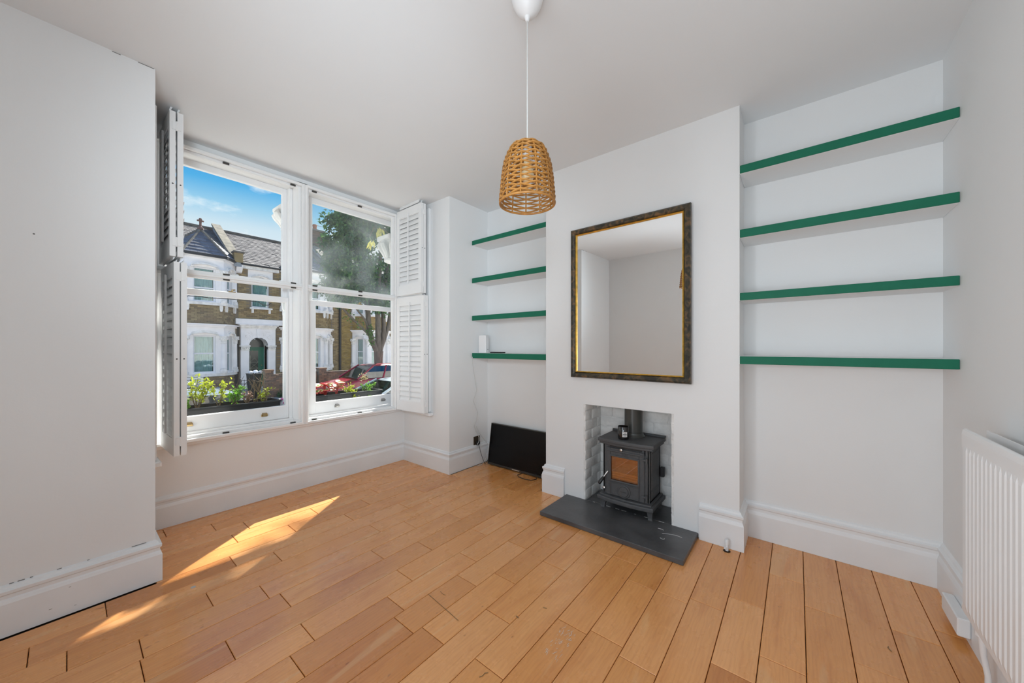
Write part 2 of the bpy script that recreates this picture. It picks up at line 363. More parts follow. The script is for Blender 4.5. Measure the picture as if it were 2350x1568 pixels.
sweep('baseboard_breast_far', rev([(2.793, 1.6265), (2.4835, 1.6265), (2.4835, 1.445)]), .232)
sweep('baseboard_breast_near', rev([(2.4835, .477), (2.4835, .265), (2.721, .265), (2.721, -.567), (XB, -.567)]), .226)

# ================================================================== windows
WIN = [('window_1', .36, 1.215, .335, 1.2525, .395), ('window_2', 1.29, 2.262, 1.2535, 2.14, 1.36)]
def sash(parent, name, x0, x1, y, z0, z1, top, bot, st, pane_m, t=.04, horn=None):
    m_ = MB()
    m_.bbox(x0, x0 + st, y, y + t, z0, z1, .003); m_.bbox(x1 - st, x1, y, y + t, z0, z1, .003)
    m_.bbox(x0 + st - .004, x1 - st + .004, y, y + t, z1 - top, z1, .003); m_.bbox(x0 + st - .004, x1 - st + .004, y, y + t, z0, z0 + bot, .003)
    if horn:
        for hx in (x0, x1 - st * .9):
            m_.prism([(hx + st * .1, z0 - .06), (hx + st * .5, z0 - .075), (hx + st * .7, z0 - .05), (hx + st * .9, z0 - .03), (hx + st * .9, z0), (hx, z0), (hx, z0 - .03)], 1, y, y + t * .9)
    o = m_.build(name, GLOSSW, parent)
    MB().box(x0 + st - .002, x1 - st + .002, y + t * .55, y + t * .55 + .004, z0 + bot - .002, z1 - top + .002).build('pane', pane_m, o)
    return o
windows = []
for wi, (wn, jx0, jx1, fx0, fx1, gx0) in enumerate(WIN):
    root = bpy.data.objects.new(wn, None); col.objects.link(root); struct(root); windows.append(root)
    # sash box: linings, head, sill board
    m_ = MB()
    if wi == 0:
        m_.box(.36, .40, 3.297, 3.52, .552, 2.60); m_.box(1.215, 1.2525, 3.293, 3.56, .552, 2.60); m_.bbox(1.19, 1.215, 3.395, 3.52, .585, 2.60, .003)
    else:
        m_.box(1.2535, 1.29, 3.293, 3.56, .55, 2.60); m_.bbox(1.29, 1.345, 3.395, 3.52, .585, 2.60, .003)
    m_.box(jx0, jx1 - .001, 3.293, 3.52, .55, .578); m_.box(jx0, jx1 - .001, 3.297, 3.52, 2.585, 2.62)
    m_.bbox(jx0, jx1 - .001, 3.372, 3.40, .578, .592, .002)
    m_.build('sash_box', GLOSSW, root)
    # shutter frame: bead, rebate step, mid rail between the two tiers
    m_ = MB()
    def ring(a, b, c, d, wd, y0, y1):
        m_.bbox(a, a + wd, y0, y1, c, d, .003); m_.bbox(b - wd, b, y0, y1, c, d, .003)
        m_.bbox(a + wd - .002, b - wd + .002, y0, y1, d - wd, d, .003); m_.bbox(a + wd - .002, b - wd + .002, y0, y1, c, c + wd, .003)
    ring(fx0, fx1, .547, 2.572, .022, 3.233, 3.293); ring(fx0 + .021, fx1 - .021, .568, 2.551, .020, 3.262, 3.293)
    m_.build('shutter_frame', SHUT, root)
    m_ = MB(); m_.bbox(fx0 + .022, fx1 - .022, 3.233, 3.26, 1.695, 1.713, .003); m_.bbox(fx0 + .02, fx1 - .02, 3.248, 3.285, 1.680, 1.732, .003)
    m_.build('tier_rail', SHUT, root)
    for cx in ((.725, 1.168) if wi == 0 else (1.335, 1.745)):
        for cz in (2.541, .573, 1.727, 1.690):
            MB().bbox(cx - .019, cx + .019, 3.242 if abs(cz - 1.71) < .05 else 3.252, 3.266, cz - .006, cz + .006, .001).build('magnet_catch', DARK, root)
    # sashes: upper one outside
    if wi == 0:
        us = sash(root, 'upper_sash', .40, 1.192, 3.455, 1.585, 2.582, .062, .045, .034, PANE, horn=1)
        ls = sash(root, 'lower_sash', .40, 1.189, 3.405, .592, 1.622, .045, .108, .020, PANE)
        lifts = [(.545, BRASS), (1.008, BRASS)]
    else:
        us = sash(root, 'upper_sash', 1.36, 2.262, 3.455, 1.585, 2.582, .062, .045, .040, PANEHAZE, horn=1)
        ls = sash(root, 'lower_sash', 1.345, 2.262, 3.405, .592, 1.622, .045, .104, .064, PANE)
        lifts = [(1.595, PEWTER), (2.075, PEWTER)]
    for lx, lm in lifts:
        q = MB(); q.bbox(lx - .022, lx + .022, 3.397, 3.405, .630, .650, .002)
        q.prism([(3.404, .660), (3.380, .654), (3.374, .645), (3.377, .636), (3.383, .645), (3.404, .648)], 0, lx - .016, lx + .016)
        q.build('sash_lift', lm, ls)
    q = MB(); fx = .80 if wi == 0 else 1.83
    q.bbox(fx - .022, fx + .022, 3.412, 3.44, 1.622, 1.630, .002); q.tube([(fx, 3.425, 1.63), (fx, 3.425, 1.642), (fx + .02, 3.43, 1.645)], .005, 6)
    q.build('sash_fastener', BRASS, ls)
    if wi == 0:
        pts = [(.55 + .02 * math.sin(i * .9) , 3.50, 1.575 - .012 * abs(math.sin(i * .55))) for i in range(3)]
        q = MB()
        q.tube([(.50, 3.51, 1.575), (.53, 3.51, 1.566), (.56, 3.51, 1.578), (.62, 3.51, 1.58), (.68, 3.51, 1.575), (.80, 3.51, 1.58), (.95, 3.51, 1.578), (1.0, 3.51, 1.574), (1.03, 3.51, 1.553), (1.07, 3.51, 1.556), (1.09, 3.51, 1.578)], .003, 6)
        tag(q.build('cable_loop', BLACKP), 'thin black cable looped under the meeting rail outside the glass', 'cable')
# reveal boards and little sill ledges on the two bay returns
for nm, xa, xb, la, lb in (('trim_1', .283, .318, .283, .335), ('trim_2', 2.232, 2.26, 2.205, 2.26)):
    m_ = MB(); m_.bbox(xa, xb, 2.838, 3.293, .555, 2.575, .004); m_.bbox(la, lb, 2.80, 3.293, .520, .552, .006)
    struct(m_.build(nm, TRIMW))
m_ = MB(); m_.bbox(.335, 2.205, 3.268, 3.293, .522, .546, .004); struct(m_.build('trim_3', TRIMW))

# ---- plantation shutters, folded back in pairs, two tiers each side
def shutter(label, hinge, free, z0, z1, nl, side, gap=.004, fan=.0, tilt=72):
    hx, hy = hinge; d = Vector((free[0] - hx, free[1] - hy, 0)); wdt = d.length; d.normalize()
    nrm = Vector((-d.y, d.x, 0)) * side            # towards the second panel
    root = thing('window_shutter', label, 'shutter', (hx, hy, z0), 'folded louvred shutters')
    T = .026
    lm = None
    for pi in (0, 1):
        o_ = Vector((hx, hy, 0)) + nrm * (pi * (T + gap))
        dd = (d + nrm * (fan * pi * -1)).normalized(); n_ = Vector((-dd.y, dd.x, 0)) * side
        def W(u, v, z): p = o_ + dd * u + n_ * v; return (p.x, p.y, z)
        def bx(mb, u0, u1, v0, v1, a, b):
            vs_ = [W(u, v, z) for z in (a, b) for u, v in ((u0, v0), (u1, v0), (u1, v1), (u0, v1))]
            fs_ = [(0, 3, 2, 1), (4, 5, 6, 7), (0, 1, 5, 4), (1, 2, 6, 5), (2, 3, 7, 6), (3, 0, 4, 7)]
            if side < 0: fs_ = [f[::-1] for f in fs_]
            mb.add(vs_, fs_)
        st = .043; tr = .082; br = .100
        mb = MB(); bx(mb, 0, st, 0, T, z0, z1); bx(mb, wdt - st, wdt, 0, T, z0, z1); bx(mb, st, wdt - st, 0, T, z1 - tr, z1); bx(mb, st, wdt - st, 0, T, z0, z0 + br)
        fr = mb.build('shutter_panel', SHUT, root)
        lz0, lz1 = z0 + br, z1 - tr; pitch = (lz1 - lz0) / nl
        # louvre blades (shared mesh)
        for i in range(int(nl * 1.5)):
            zc = lz0 + pitch * (i + .5); c = o_ + dd * (wdt / 2) + n_ * (T / 2)
            if lm is None:
                b_ = MB(); hw = .031; ht = .0045; hl = wdt / 2 - st - .001
                cs = [(-hw, 0), (-hw * .6, -ht * .8), (0, -ht), (hw * .6, -ht * .8), (hw, 0), (hw * .6, ht * .8), (0, ht), (-hw * .6, ht * .8)]
                b_.prism(cs, 0, -hl, hl)
                lo = b_.build('louvre', SHUT); lo.parent = fr; lm = lo.data
            else:
                lo = bpy.data.objects.new('louvre', lm); col.objects.link(lo); lo.parent = fr
            base = Matrix((( dd.x, n_.x, 0, c.x - hx), (dd.y, n_.y, 0, c.y - hy), (0, 0, 1, zc - z0), (0, 0, 0, 1)))
            lo.matrix_local = base @ Matrix.Rotation(R(tilt), 4, 'X')
        mb = MB(); v0 = -.012 if pi == 0 else T + .002
        bx(mb, wdt * .5 - .006, wdt * .5 + .006, v0, v0 + .010, lz0 + .012, lz1 + .025)
        mb.build('tilt_rod', SHUT, fr)
        mb = MB(); zc = (z0 + z1) / 2
        p = o_ + dd * (wdt + .0005) + n_ * (T / 2); Mx = Matrix.Translation((p.x, p.y, zc)) @ dd.to_track_quat('Z', 'Y').to_matrix().to_4x4()
        mb.lathe([(.004, 0), (.004, .0015), (0, .0015)], (0, 0, 0), 10, Mx); mb.build('magnet', DARK, fr)
    for zh in (z0 + .085, z1 - .085):
        mb = MB(); c = Vector((hx, hy, zh)) + d * (wdt + .003) + nrm * (T + gap / 2)
        mb.tube([c - Vector((0, 0, .028)), c + Vector((0, 0, .028))], .004, 8)
        for s_ in (-1, 1):
            cc = c + nrm * (s_ * .011); Mx = Matrix.Translation(cc) @ Matrix(((d.x, nrm.x, 0, 0), (d.y, nrm.y, 0, 0), (0, 0, 1, 0), (0, 0, 0, 1))); mb.obox(Mx, .0015, .009, .022)
        mb.build('hinge', SHUT, root)
shutter('white louvred shutter pair, upper tier, folded back beside the window near the pier', (2.128, 3.228), (2.118, 2.812), 1.722, 2.588, 14, 1)
shutter('white louvred shutter pair, lower tier, folded back beside the window near the pier', (2.128, 3.228), (2.148, 2.812), .556, 1.702, 19, 1)
shutter('white louvred shutter pair, upper tier, seen edge-on against the left wall', (.372, 3.228), (.374, 2.862), 1.735, 2.588, 14, 1, gap=.008)
shutter('white louvred shutter pair, lower tier, seen edge-on against the left wall', (.380, 3.228), (.390, 2.850), .556, 1.702, 19, 1, gap=.006)

# ================================================================== shelves
def shelf(label, x0, x1, y0, y1, z0, z1, group):
    root = thing('alcove_shelf', label, 'shelf', (x0, (y0 + y1) / 2, z0), group)
    b_ = MB(); b_.bbox(x0 + .006, x1, y0, y1, z0, z1, .0015); b_.build('board', WALL, root)
    b_ = MB(); b_.bbox(x0, x0 + .007, y0 + .002, y1 - .002, z0 + .001, z1 - .001, .002); b_.build('front_edge', GREEN, root)['label'] = 'green painted front edge'
zr = [(2.2214, 2.2697), (1.8427, 1.892), (1.473, 1.519), (1.0985, 1.146)]
zl = [(2.2274, 2.2729), (1.8437, 1.8941), (1.465, 1.515), (1.086, 1.1387)]
nmr = ['topmost green-edged white shelf in the wide alcove beside the radiator', 'second green-edged shelf from the top in the alcove beside the radiator',
       'third green-edged shelf from the top in the alcove beside the radiator', 'lowest green-edged shelf in the wide alcove beside the radiator, nothing on it']
nml = ['topmost green-edged white shelf in the narrow alcove above the television', 'second green-edged shelf from the top in the alcove above the television',
       'third green-edged shelf from the top in the alcove above the television', 'lowest green-edged shelf above the television, carrying the white router']
for (a, b), n_ in zip(zr, nmr): shelf(n_, 2.476, 2.721, -.567, .265, a, b, 'green-edged shelves in the alcove by the radiator')
for (a, b), n_ in zip(zl, nml): shelf(n_, 2.557, 2.793, 1.6265, 2.568, a, b, 'green-edged shelves in the alcove by the window')

# ================================================================== fireplace
random.seed(11)
ft = MB()     # mortar backing inside the opening (bricks proud of it)
ft.box(2.756, 2.775, OY0, OY1, .0, OZ); ft.box(2.4840, 2.775, OY1 - .0145, OY1, .0, OZ); ft.box(2.4840, 2.775, OY0, OY0 + .0145, 0, OZ)
mort = ft.build('mortar', MORTW, breast)
course = .0755
def jit(a): return random.uniform(-a, a)
def rough_brick(x0, x1, y0, y1, z0, z1, face):
    m_ = MB(); b_ = .005
    bm = bmesh.new(); bmesh.ops.create_cube(bm, size=1)
    for v in bm.verts: v.co = Vector(((x0 + x1) / 2 + v.co.x * (x1 - x0), (y0 + y1) / 2 + v.co.y * (y1 - y0), (z0 + z1) / 2 + v.co.z * (z1 - z0))) + Vector((jit(.0025), jit(.0025), jit(.003)))
    bmesh.ops.bevel(bm, geom=bm.edges[:], offset=b_, segments=2, affect='EDGES', profile=.5)
    m_.frombm(bm); m_.build('brick', BRICKW, breast, smooth=True)
nrow = 10
for r_ in range(nrow):
    z0 = .032 + r_ * course; z1 = min(z0 + course - .006, OZ - .002)
    if z1 - z0 < .02: continue
    L_ = .215; y = OY0 - (0 if r_ % 2 else L_ / 2)
    while y < OY1:
        a, b = max(y, OY0 + .012), min(y + L_ - .008, OY1 - .012)
        if b - a > .03: rough_brick(2.752 + jit(.003), 2.77, a, b, z0, z1, 'x')
        y += L_
    for sy, (ya, yb) in enumerate(((OY1 - .018, OY1 - .002), (OY0 + .002, OY0 + .018))):
        x = 2.487 - (0 if r_ % 2 else .105)
        while x < 2.75:
            a, b = max(x, 2.487), min(x + .202, 2.75)
            if b - a > .03: rough_brick(a, b, ya + jit(.002), yb, z0, z1, 'y')
            x += .21
# hearth: one long slab in front, one under the stove
m_ = MB(); m_.bbox(2.105, 2.483, .485, 1.432, .0, .030, .003)
hs = m_.build('hearth_slab', SLATE, None, loc=(2.3, .96, 0)); tag(hs, 'long dark slate hearth slab lying on the floorboards before the fireplace', 'hearth')
m_ = MB(); m_.bbox(2.4845, 2.752, OY0 + .02, OY1 - .02, .0, .029, .003)
hb = m_.build('hearth_slab', SLATE, None, loc=(2.62, .96, 0)); tag(hb, 'dark slate slab inside the fireplace recess under the stove', 'hearth')
m_ = MB()
random.seed(5)
y = .69
while y < 1.22:
    d = random.uniform(.01, .05); m_.box(2.480 + jit(.001), 2.4855, y, y + d, .0300, .0303); y += d + random.uniform(.01, .06)
m_.build('mortar_crumbs', MORTW, hs)
m_ = MB(); pts = [(2.33 + .03 * math.sin(t * 2.2), .66 - .11 * t, .0305) for t in [i / 10 for i in range(11)]]; m_.tube(pts, .0008, 4)
m_.tube([(2.27, .655, .0305), (2.262, .64, .0305), (2.268, .63, .0305), (2.28, .632, .0305)], .0011, 4); m_.tube([(2.38, .70, .0305), (2.385, .67, .0305), (2.372, .665, .0305)], .0012, 4)
m_.build('chalk_scratch', MORTW, hs)

# ---- the stove
SX, SYa, SYb = 2.452, .775, 1.108      # front face, near and far side
yc = (SYa + SYb) / 2
st = thing('wood_stove', 'small dark cast iron wood stove with reflection-tinted glass standing on the slate', 'stove', (2.58, yc, .029))
def bowplate(mb, x_front, x_back, ya, yb, z0, z1, bow, ov=.0, k=14, bev=.006):
    pts = [(x_back, ya), (x_back, yb)]
    fr = [(x_front - bow * (1 - ((t * 2 - 1) ** 2)), yb + (ya - yb) * t) for t in [i / k for i in range(k + 1)]]
    poly = pts + fr
    bm = bmesh.new(); vs0 = [bm.verts.new((p[0], p[1], z0)) for p in poly]; f0 = bm.faces.new(vs0)
    r_ = bmesh.ops.extrude_face_region(bm, geom=[f0]); vv = [g for g in r_['geom'] if isinstance(g, bmesh.types.BMVert)]
    for v in vv: v.co.z = z1
    bmesh.ops.recalc_face_normals(bm, faces=bm.faces[:])
    es = [e_ for e_ in bm.edges if abs(e_.verts[0].co.z - e_.verts[1].co.z) < 1e-6]
    bmesh.ops.bevel(bm, geom=es, offset=bev, segments=3, affect='EDGES', profile=.6)
    mb.frombm(bm)
m_ = MB(); bowplate(m_, SX - .022, 2.712, SYa - .032, SYb + .032, .515, .540, .022); m_.build('top_plate', IRON, st, True)
m_ = MB(); bowplate(m_, SX - .012, 2.705, SYa - .022, SYb + .022, .498, .516, .020, bev=.004); m_.build('top_moulding', IRON, st, True)
m_ = MB(); bowplate(m_, SX - .036, 2.708, SYa - .032, SYb + .032, .098, .126, .022); m_.build('base_plate', IRON, st, True)
m_ = MB(); bowplate(m_, SX - .022, 2.700, SYa - .016, SYb + .016, .125, .138, .020, bev=.004); m_.build('base_moulding', IRON, st, True)
# firebox shell with an open front behind the door glass
m_ = MB(); m_.bbox(SX, 2.69, SYa, SYa + .018, .135, .50, .006); m_.bbox(SX, 2.69, SYb - .018, SYb, .135, .50, .006); m_.box(2.672, 2.69, SYa, SYb, .135, .50)
m_.box(SX + .005, 2.69, SYa, SYb, .135, .15); m_.box(SX + .005, 2.69, SYa, SYb, .485, .50)
m_.bbox(SX, SX + .02, SYa, .812, .135, .50, .003); m_.bbox(SX, SX + .02, 1.066, SYb, .135, .50, .003); m_.bbox(SX, SX + .02, .80, 1.07, .455, .50, .003)
m_.build('firebox', IRON, st)
m_ = MB(); m_.bbox(2.49, 2.65, SYa - .004, SYa + .004, .16, .215, .003); m_.bbox(2.49, 2.65, SYa - .004, SYa + .004, .235, .47, .003); m_.build('side_panel', IRON, st)
FLOORGLOW = mat('floor_reflection', (.78, .47, .15), .9, var=.2, vscale=14)  # floor's orange reflection painted into the lining colour
m_ = MB(); m_.box(2.60, 2.67, SYa + .02, SYb - .02, .17, .45); m_.box(2.50, 2.60, SYa + .018, SYa + .035, .17, .45); m_.box(2.50, 2.60, SYb - .035, SYb - .018, .17, .45); m_.box(2.48, 2.66, SYa + .02, SYb - .02, .155, .17)
m_.build('lining', FLOORGLOW, st)
for i, zb in enumerate((.258, .276, .292)):
    m_ = MB(); m_.tube([(2.478, .84, zb), (2.478, 1.045, zb)], .006, 8); m_.build('glint_bar', mat('glint_tone', (.88, .66, .42), .5), st)  # pale bars imitate bright bands reflected in the glass
# door
dr = MB(); dx0, dx1 = SX - .016, SX - .001
def frame_rect(mb, x0, x1, ya, yb, za, zb, wl, wr, wb, wt, bev=.004):
    mb.bbox(x0, x1, ya, ya + wl, za, zb, bev); mb.bbox(x0, x1, yb - wr, yb, za, zb, bev); mb.bbox(x0, x1, ya + wl - .003, yb - wr + .003, za, za + wb, bev); mb.bbox(x0, x1, ya + wl - .003, yb - wr + .003, zb - wt, zb, bev)
frame_rect(dr, dx0, dx1, .806, 1.080, .140, .478, .036, .036, .108, .052)
dr.bbox(dx0 - .008, dx0 + .004, .812, 1.074, .452, .466, .004)
door = dr.build('door', IRON, st)
m_ = MB(); frame_rect(m_, dx0 - .008, dx0 + .003, .836, 1.052, .242, .432, .012, .012, .012, .012, .003); m_.build('door_bead', IRON, door)
m_ = MB(); m_.box(dx0 + .004, dx0 + .008, .842, 1.046, .248, .426); m_.build('glass', STOVEGL, door)
m_ = MB(); frame_rect(m_, dx0 - .005, dx0 + .002, .840, 1.048, .146, .236, .006, .006, .006, .006, .002); m_.build('lower_panel', IRON, door)
Mx = Matrix.Translation((dx0 + .002, .945, .186)) @ Matrix.Rotation(R(-90), 4, 'Y')
m_ = MB(); m_.lathe([(.046, 0), (.046, .008), (.042, .012), (.036, .012), (.034, .009), (0, .009)], (0, 0, 0), 32, Mx); m_.lathe([(.034, .008), (.034, .014), (.031, .017), (0, .017)], (0, 0, 0), 32, Mx); m_.build('air_wheel', IRON, door, True)
m_ = MB(); m_.bbox(dx0 - .0185, dx0 - .012, .925, .965, .1845, .1885, .0015); m_.build('wheel_slot', IRONDK, door)
for zh in (.185, .435):
    m_ = MB(); m_.bbox(dx0 - .010, dx0 + .002, .782, .822, zh - .007, zh + .007, .003); m_.tube([(dx0 - .008, .788, zh - .020), (dx0 - .008, .788, zh + .014)], .007, 10); m_.build('hinge', IRON, door, True)
fc = bpy.data.curves.new('lettering', 'FONT'); fc.body = 'AGA'; fc.size = .022; fc.extrude = .0016; fc.align_x = 'CENTER'; fc.shear = .12; fc.space_character = 1.05
fo = bpy.data.objects.new('lettering', fc); col.objects.link(fo); fo.data.materials.append(IRON)
lo_ = bpy.data.objects.new('lettering', bpy.data.meshes.new_from_object(fo)); col.objects.link(lo_); lo_.parent = door; bpy.data.objects.remove(fo); lo_.name = 'lettering'
lo_.location = Vector((dx0 - .0012, .943, .4355)) - Vector(st.location); lo_.rotation_euler = (R(90), 0, R(-90))
# air slider with steel knob, handle, latch pin
m_ = MB(); m_.bbox(SX - .006, SX + .002, .826, 1.056, .482, .494, .002); m_.build('air_slide', IRONDK, st)
m_ = MB(); Mk = Matrix.Translation((SX - .004, .962, .477)) @ Matrix.Rotation(R(-90), 4, 'Y'); m_.lathe([(.004, 0), (.004, .014), (.009, .016), (.011, .022), (.009, .028), (0, .030)], (0, 0, 0), 20, Mk); m_.build('air_knob', STEEL, st, True)
hp0, hp1 = Vector((dx0 - .004, 1.064, .305)), Vector((dx0 - .050, 1.115, .215))
m_ = MB(); m_.tube([hp0 + Vector((.012, 0, 0)), hp0, hp0.lerp(hp1, .25), hp0.lerp(hp1, .5)], [.006, .007, .005, .0045], 10); hd = m_.build('door_handle', STEEL, door, True)
m_ = MB(); pts = [hp0.lerp(hp1, t) for t in (.42, .5, .62, .75, .88, .96)]; m_.tube(pts, [.006, .0095, .011, .0125, .0125, .009], 12); m_.build('handle_grip', BLACKP, hd, True)
m_ = MB(); Mk = Matrix.Translation((SX - .002, 1.093, .182)) @ Matrix.Rotation(R(-90), 4, 'Y'); m_.lathe([(.007, 0), (.007, .012), (.010, .014), (.010, .022), (0, .025)], (0, 0, 0), 16, Mk); m_.build('latch_pin', STEEL, st, True)
for lx, ly, dxl, dyl in ((2.468, SYa + .004, -1, -1), (2.468, SYb - .004, -1, 1), (2.682, SYa + .010, 1, -1), (2.682, SYb - .010, 1, 1)):
    m_ = MB(); vs_ = []
    for z, hw, sh in ((.1, .021, 0), (.07, .016, .004), (.042, .013, .010), (.029, .015, .013)):
        cx, cy = lx + dxl * sh * .6, ly + dyl * sh * .6
        vs_ += [(cx - hw * .8, cy - hw, z), (cx + hw * .8, cy - hw, z), (cx + hw * .8, cy + hw, z), (cx - hw * .8, cy + hw, z)]
    fs_ = [(0, 1, 2, 3), (15, 14, 13, 12)] + [(i * 4 + j, (i + 1) * 4 + j, (i + 1) * 4 + (j + 1) % 4, i * 4 + (j + 1) % 4) for i in range(3) for j in range(4)]
    m_.add(vs_, fs_); m_.build('leg', IRON, st)
m_ = MB(); m_.bbox(2.675, 2.705, SYa - .030, SYa - .002, .262, .330, .003); m_.build('side_bracket', IRONDK, st)
m_ = MB(); m_.lathe([(.082, .539), (.082, .548), (.072, .556), (.069, .57), (.064, .572), (.064, .7595)], (2.625, yc + .005, 0), 40); m_.build('flue_pipe', FLUE, st, True)
m_ = MB(); m_.bbox(2.700, 2.716, SYa - .034, SYb + .034, .538, .556, .004); m_.build('rear_lip', IRON, st)
# candle on the stove
CZ = .0005; cx, cy = 2.492, .972
cd = thing('candle', 'black glass candle jar with a small white label standing on the stove top', 'candle', (cx, cy, .540))
JAR = mat('black_glass', (.012, .010, .009), .08, spec=.6, coat=.5)
m_ = MB(); m_.lathe([(.030, .540), (.036, .543), (.0385, .55), (.0385, .630), (.037, .632), (.0345, .630), (.0345, .600), (0, .600)], (cx, cy, 0), 36); m_.build('jar', JAR, cd, True)
m_ = MB(); m_.lathe([(.034, .590), (.034, .6035), (0, .6035)], (cx, cy, 0), 24); m_.build('wax', mat('amber_wax', (.35, .06, .015), .5), cd)
lab = MB(); a0 = math.atan2(-cy, -cx) + .28
def arcpatch(mb, r, a, b, z0, z1, k=8):
    vs_ = [(cx + r * math.cos(a + (b - a) * i / k), cy + r * math.sin(a + (b - a) * i / k), z) for i in range(k + 1) for z in (z0, z1)]
    mb.add(vs_, [(2 * i, 2 * i + 2, 2 * i + 3, 2 * i + 1) for i in range(k)])
arcpatch(lab, .0389, a0 - .45, a0 + .45, .562, .597); lb = lab.build('label', mat('paper', (.75, .74, .72), .7), cd)
lab = MB()
for zz, hw in ((.590, .22), (.581, .34), (.578, .34), (.570, .30)): arcpatch(lab, .0392, a0 - hw, a0 + hw, zz - .0012, zz + .0012, 6)
lab.build('print', BLACKP, lb)

# ================================================================== mirror over the fireplace
mir = thing('wall_mirror', 'large mirror in a dark bronzed frame with gilt inner edge over the fireplace', 'mirror', (2.4825, 1.3795, .965))
my0, my1, mz0, mz1 = .518, 1.3795, .965, 2.107
def mitre_frame(mb, prof, y0, y1, z0, z1):
    """prof: list of (inset, x) from the outer edge; swept round the rectangle with mitred corners"""
    k = len(prof); vs_ = []
    for cyy, czz, sy, sz in ((y0, z0, 1, 1), (y1, z0, -1, 1), (y1, z1, -1, -1), (y0, z1, 1, -1)):
        vs_ += [(x, cyy + sy * i, czz + sz * i) for i, x in prof]
    fs_ = []
    for c in range(4):
        d = (c + 1) % 4
        fs_ += [(c * k + j, c * k + (j + 1) % k, d * k + (j + 1) % k, d * k + j) for j in range(k)]
    mb.add(vs_, fs_)
m_ = MB(); mitre_frame(m_, [(0, 2.4825), (0, 2.462), (.004, 2.452), (.014, 2.446), (.026, 2.449), (.036, 2.457), (.042, 2.466), (.042, 2.4825)], my0, my1, mz0, mz1); m_.build('frame', FRAMEW, mir, True)
m_ = MB(); mitre_frame(m_, [(.0415, 2.478), (.0415, 2.461), (.045, 2.458), (.050, 2.462), (.051, 2.478)], my0, my1, mz0, mz1); m_.build('gilt_slip', GILT, mir)['label'] = 'gilt inner slip of the frame'
m_ = MB(); m_.box(2.4705, 2.477, my0 + .049, my1 - .049, mz0 + .049, mz1 - .049)
m_.build('mirror_glass', MIRROR, mir)
mir.rotation_euler = (0, 0, R(-1.4))      # hangs a touch proud of the wall at its near side

# ================================================================== television leaning in the far alcove
tv = thing('television', 'black flat television leaning in the alcove under the green shelves', 'television', (2.70, 2.10, 0))
ty0, ty1 = 1.742, 2.470
def tvp(u, y, t):      # u up the screen, t thickness backwards
    a = math.atan2(.060, .395); return (2.686 + u * math.sin(a) + t * math.cos(a), y, .004 + u * math.cos(a) - t * math.sin(a) + .034 * math.sin(a))
def tvbox(mb, u0, u1, y0, y1, t0, t1):
    vs_ = [tvp(u, y, t) for u in (u0, u1) for t, y in ((t0, y0), (t1, y0), (t1, y1), (t0, y1))]
    mb.add(vs_, [(0, 3, 2, 1), (4, 5, 6, 7), (0, 1, 5, 4), (1, 2, 6, 5), (2, 3, 7, 6), (3, 0, 4, 7)])
m_ = MB(); tvbox(m_, 0, .41, ty0, ty1, .004, .034); tvbox(m_, .05, .30, ty0 + .14, ty1 - .14, .034, .044); m_.build('back_shell', BLACKP, tv)
m_ = MB(); tvbox(m_, 0, .018, ty0, ty1, -.002, .006); tvbox(m_, .402, .41, ty0, ty1, -.002, .006); tvbox(m_, .018, .402, ty0, ty0 + .007, -.002, .006); tvbox(m_, .018, .402, ty1 - .007, ty1, -.002, .006); m_.build('bezel', mat('bezel', (.03, .027, .022), .3), tv)
m_ = MB(); tvbox(m_, .018, .402, ty0 + .007, ty1 - .007, .001, .005); m_.build('screen', SCREEN, tv)
m_ = MB(); tvbox(m_, .004, .012, 2.06, 2.15, -.0035, -.0015); m_.build('badge', STEEL, tv)

# ---- router, remote, sockets, leads
rt = thing('wifi_router', 'white upright wireless router standing on the lowest shelf above the television', 'router', (2.655, 2.492, 1.1387))
def rbox(mb, c, hx, hy, z0, z1, ang, bev):
    bm = bmesh.new(); bmesh.ops.create_cube(bm, size=1); Mr = Matrix.Rotation(ang, 4, 'Z')
    for v in bm.verts: v.co = Vector((v.co.x * 2 * hx, v.co.y * 2 * hy, v.co.z * (z1 - z0)))
    bmesh.ops.bevel(bm, geom=bm.edges[:], offset=bev, segments=3, affect='EDGES', profile=.5)
    for v in bm.verts: v.co = Mr @ v.co + Vector((c[0], c[1], (z0 + z1) / 2))
    mb.frombm(bm)
m_ = MB(); rbox(m_, (2.655, 2.492), .040, .040, 1.1387, 1.318, R(18), .006); m_.build('casing', WHITEP, rt, True)
m_ = MB(); Mr = Matrix.Translation((2.655, 2.492, 1.175)) @ Matrix.Rotation(R(18), 4, 'Z') @ Matrix.Translation((.006, -.0405, 0)); m_.obox(Mr, .016, .0006, .003); m_.build('badge', PEWTER, rt)
m_ = MB(); rbox(m_, (2.615, 2.272), .022, .088, 1.1387, 1.1530, R(-6), .004); o = m_.build('remote_control', BLACKP, None, True, loc=(2.615, 2.272, 1.1387)); tag(o, 'slim black remote control lying on the lowest shelf beside the router', 'remote')
sk = thing('wall_socket', 'dark bronze wall socket above the skirting beside the television', 'socket', (2.62, 2.568, .24))
m_ = MB(); m_.bbox(2.578, 2.668, 2.560, 2.567, .200, .286, .003); m_.build('face_plate', BRONZE, sk)
m_ = MB(); m_.bbox(2.60, 2.648, 2.535, 2.560, .200, .240, .006); m_.build('plug', BLACKP, sk)
m_ = MB(); m_.tube([(2.552, 2.553, 1.10), (2.552, 2.553, 1.08), (2.5585, 2.555, 1.01), (2.59, 2.556, .875), (2.615, 2.556, .76), (2.565, 2.555, .656), (2.628, 2.556, .53), (2.610, 2.556, .45), (2.577, 2.556, .40), (2.60, 2.55, .34), (2.632, 2.54, .277), (2.62, 2.53, .235), (2.60, 2.53, .21)], .0028, 6)
tag(m_.build('power_lead', CORD, None, True), 'thin white lead hanging from the lowest shelf down the wall to the bronze socket', 'cable')
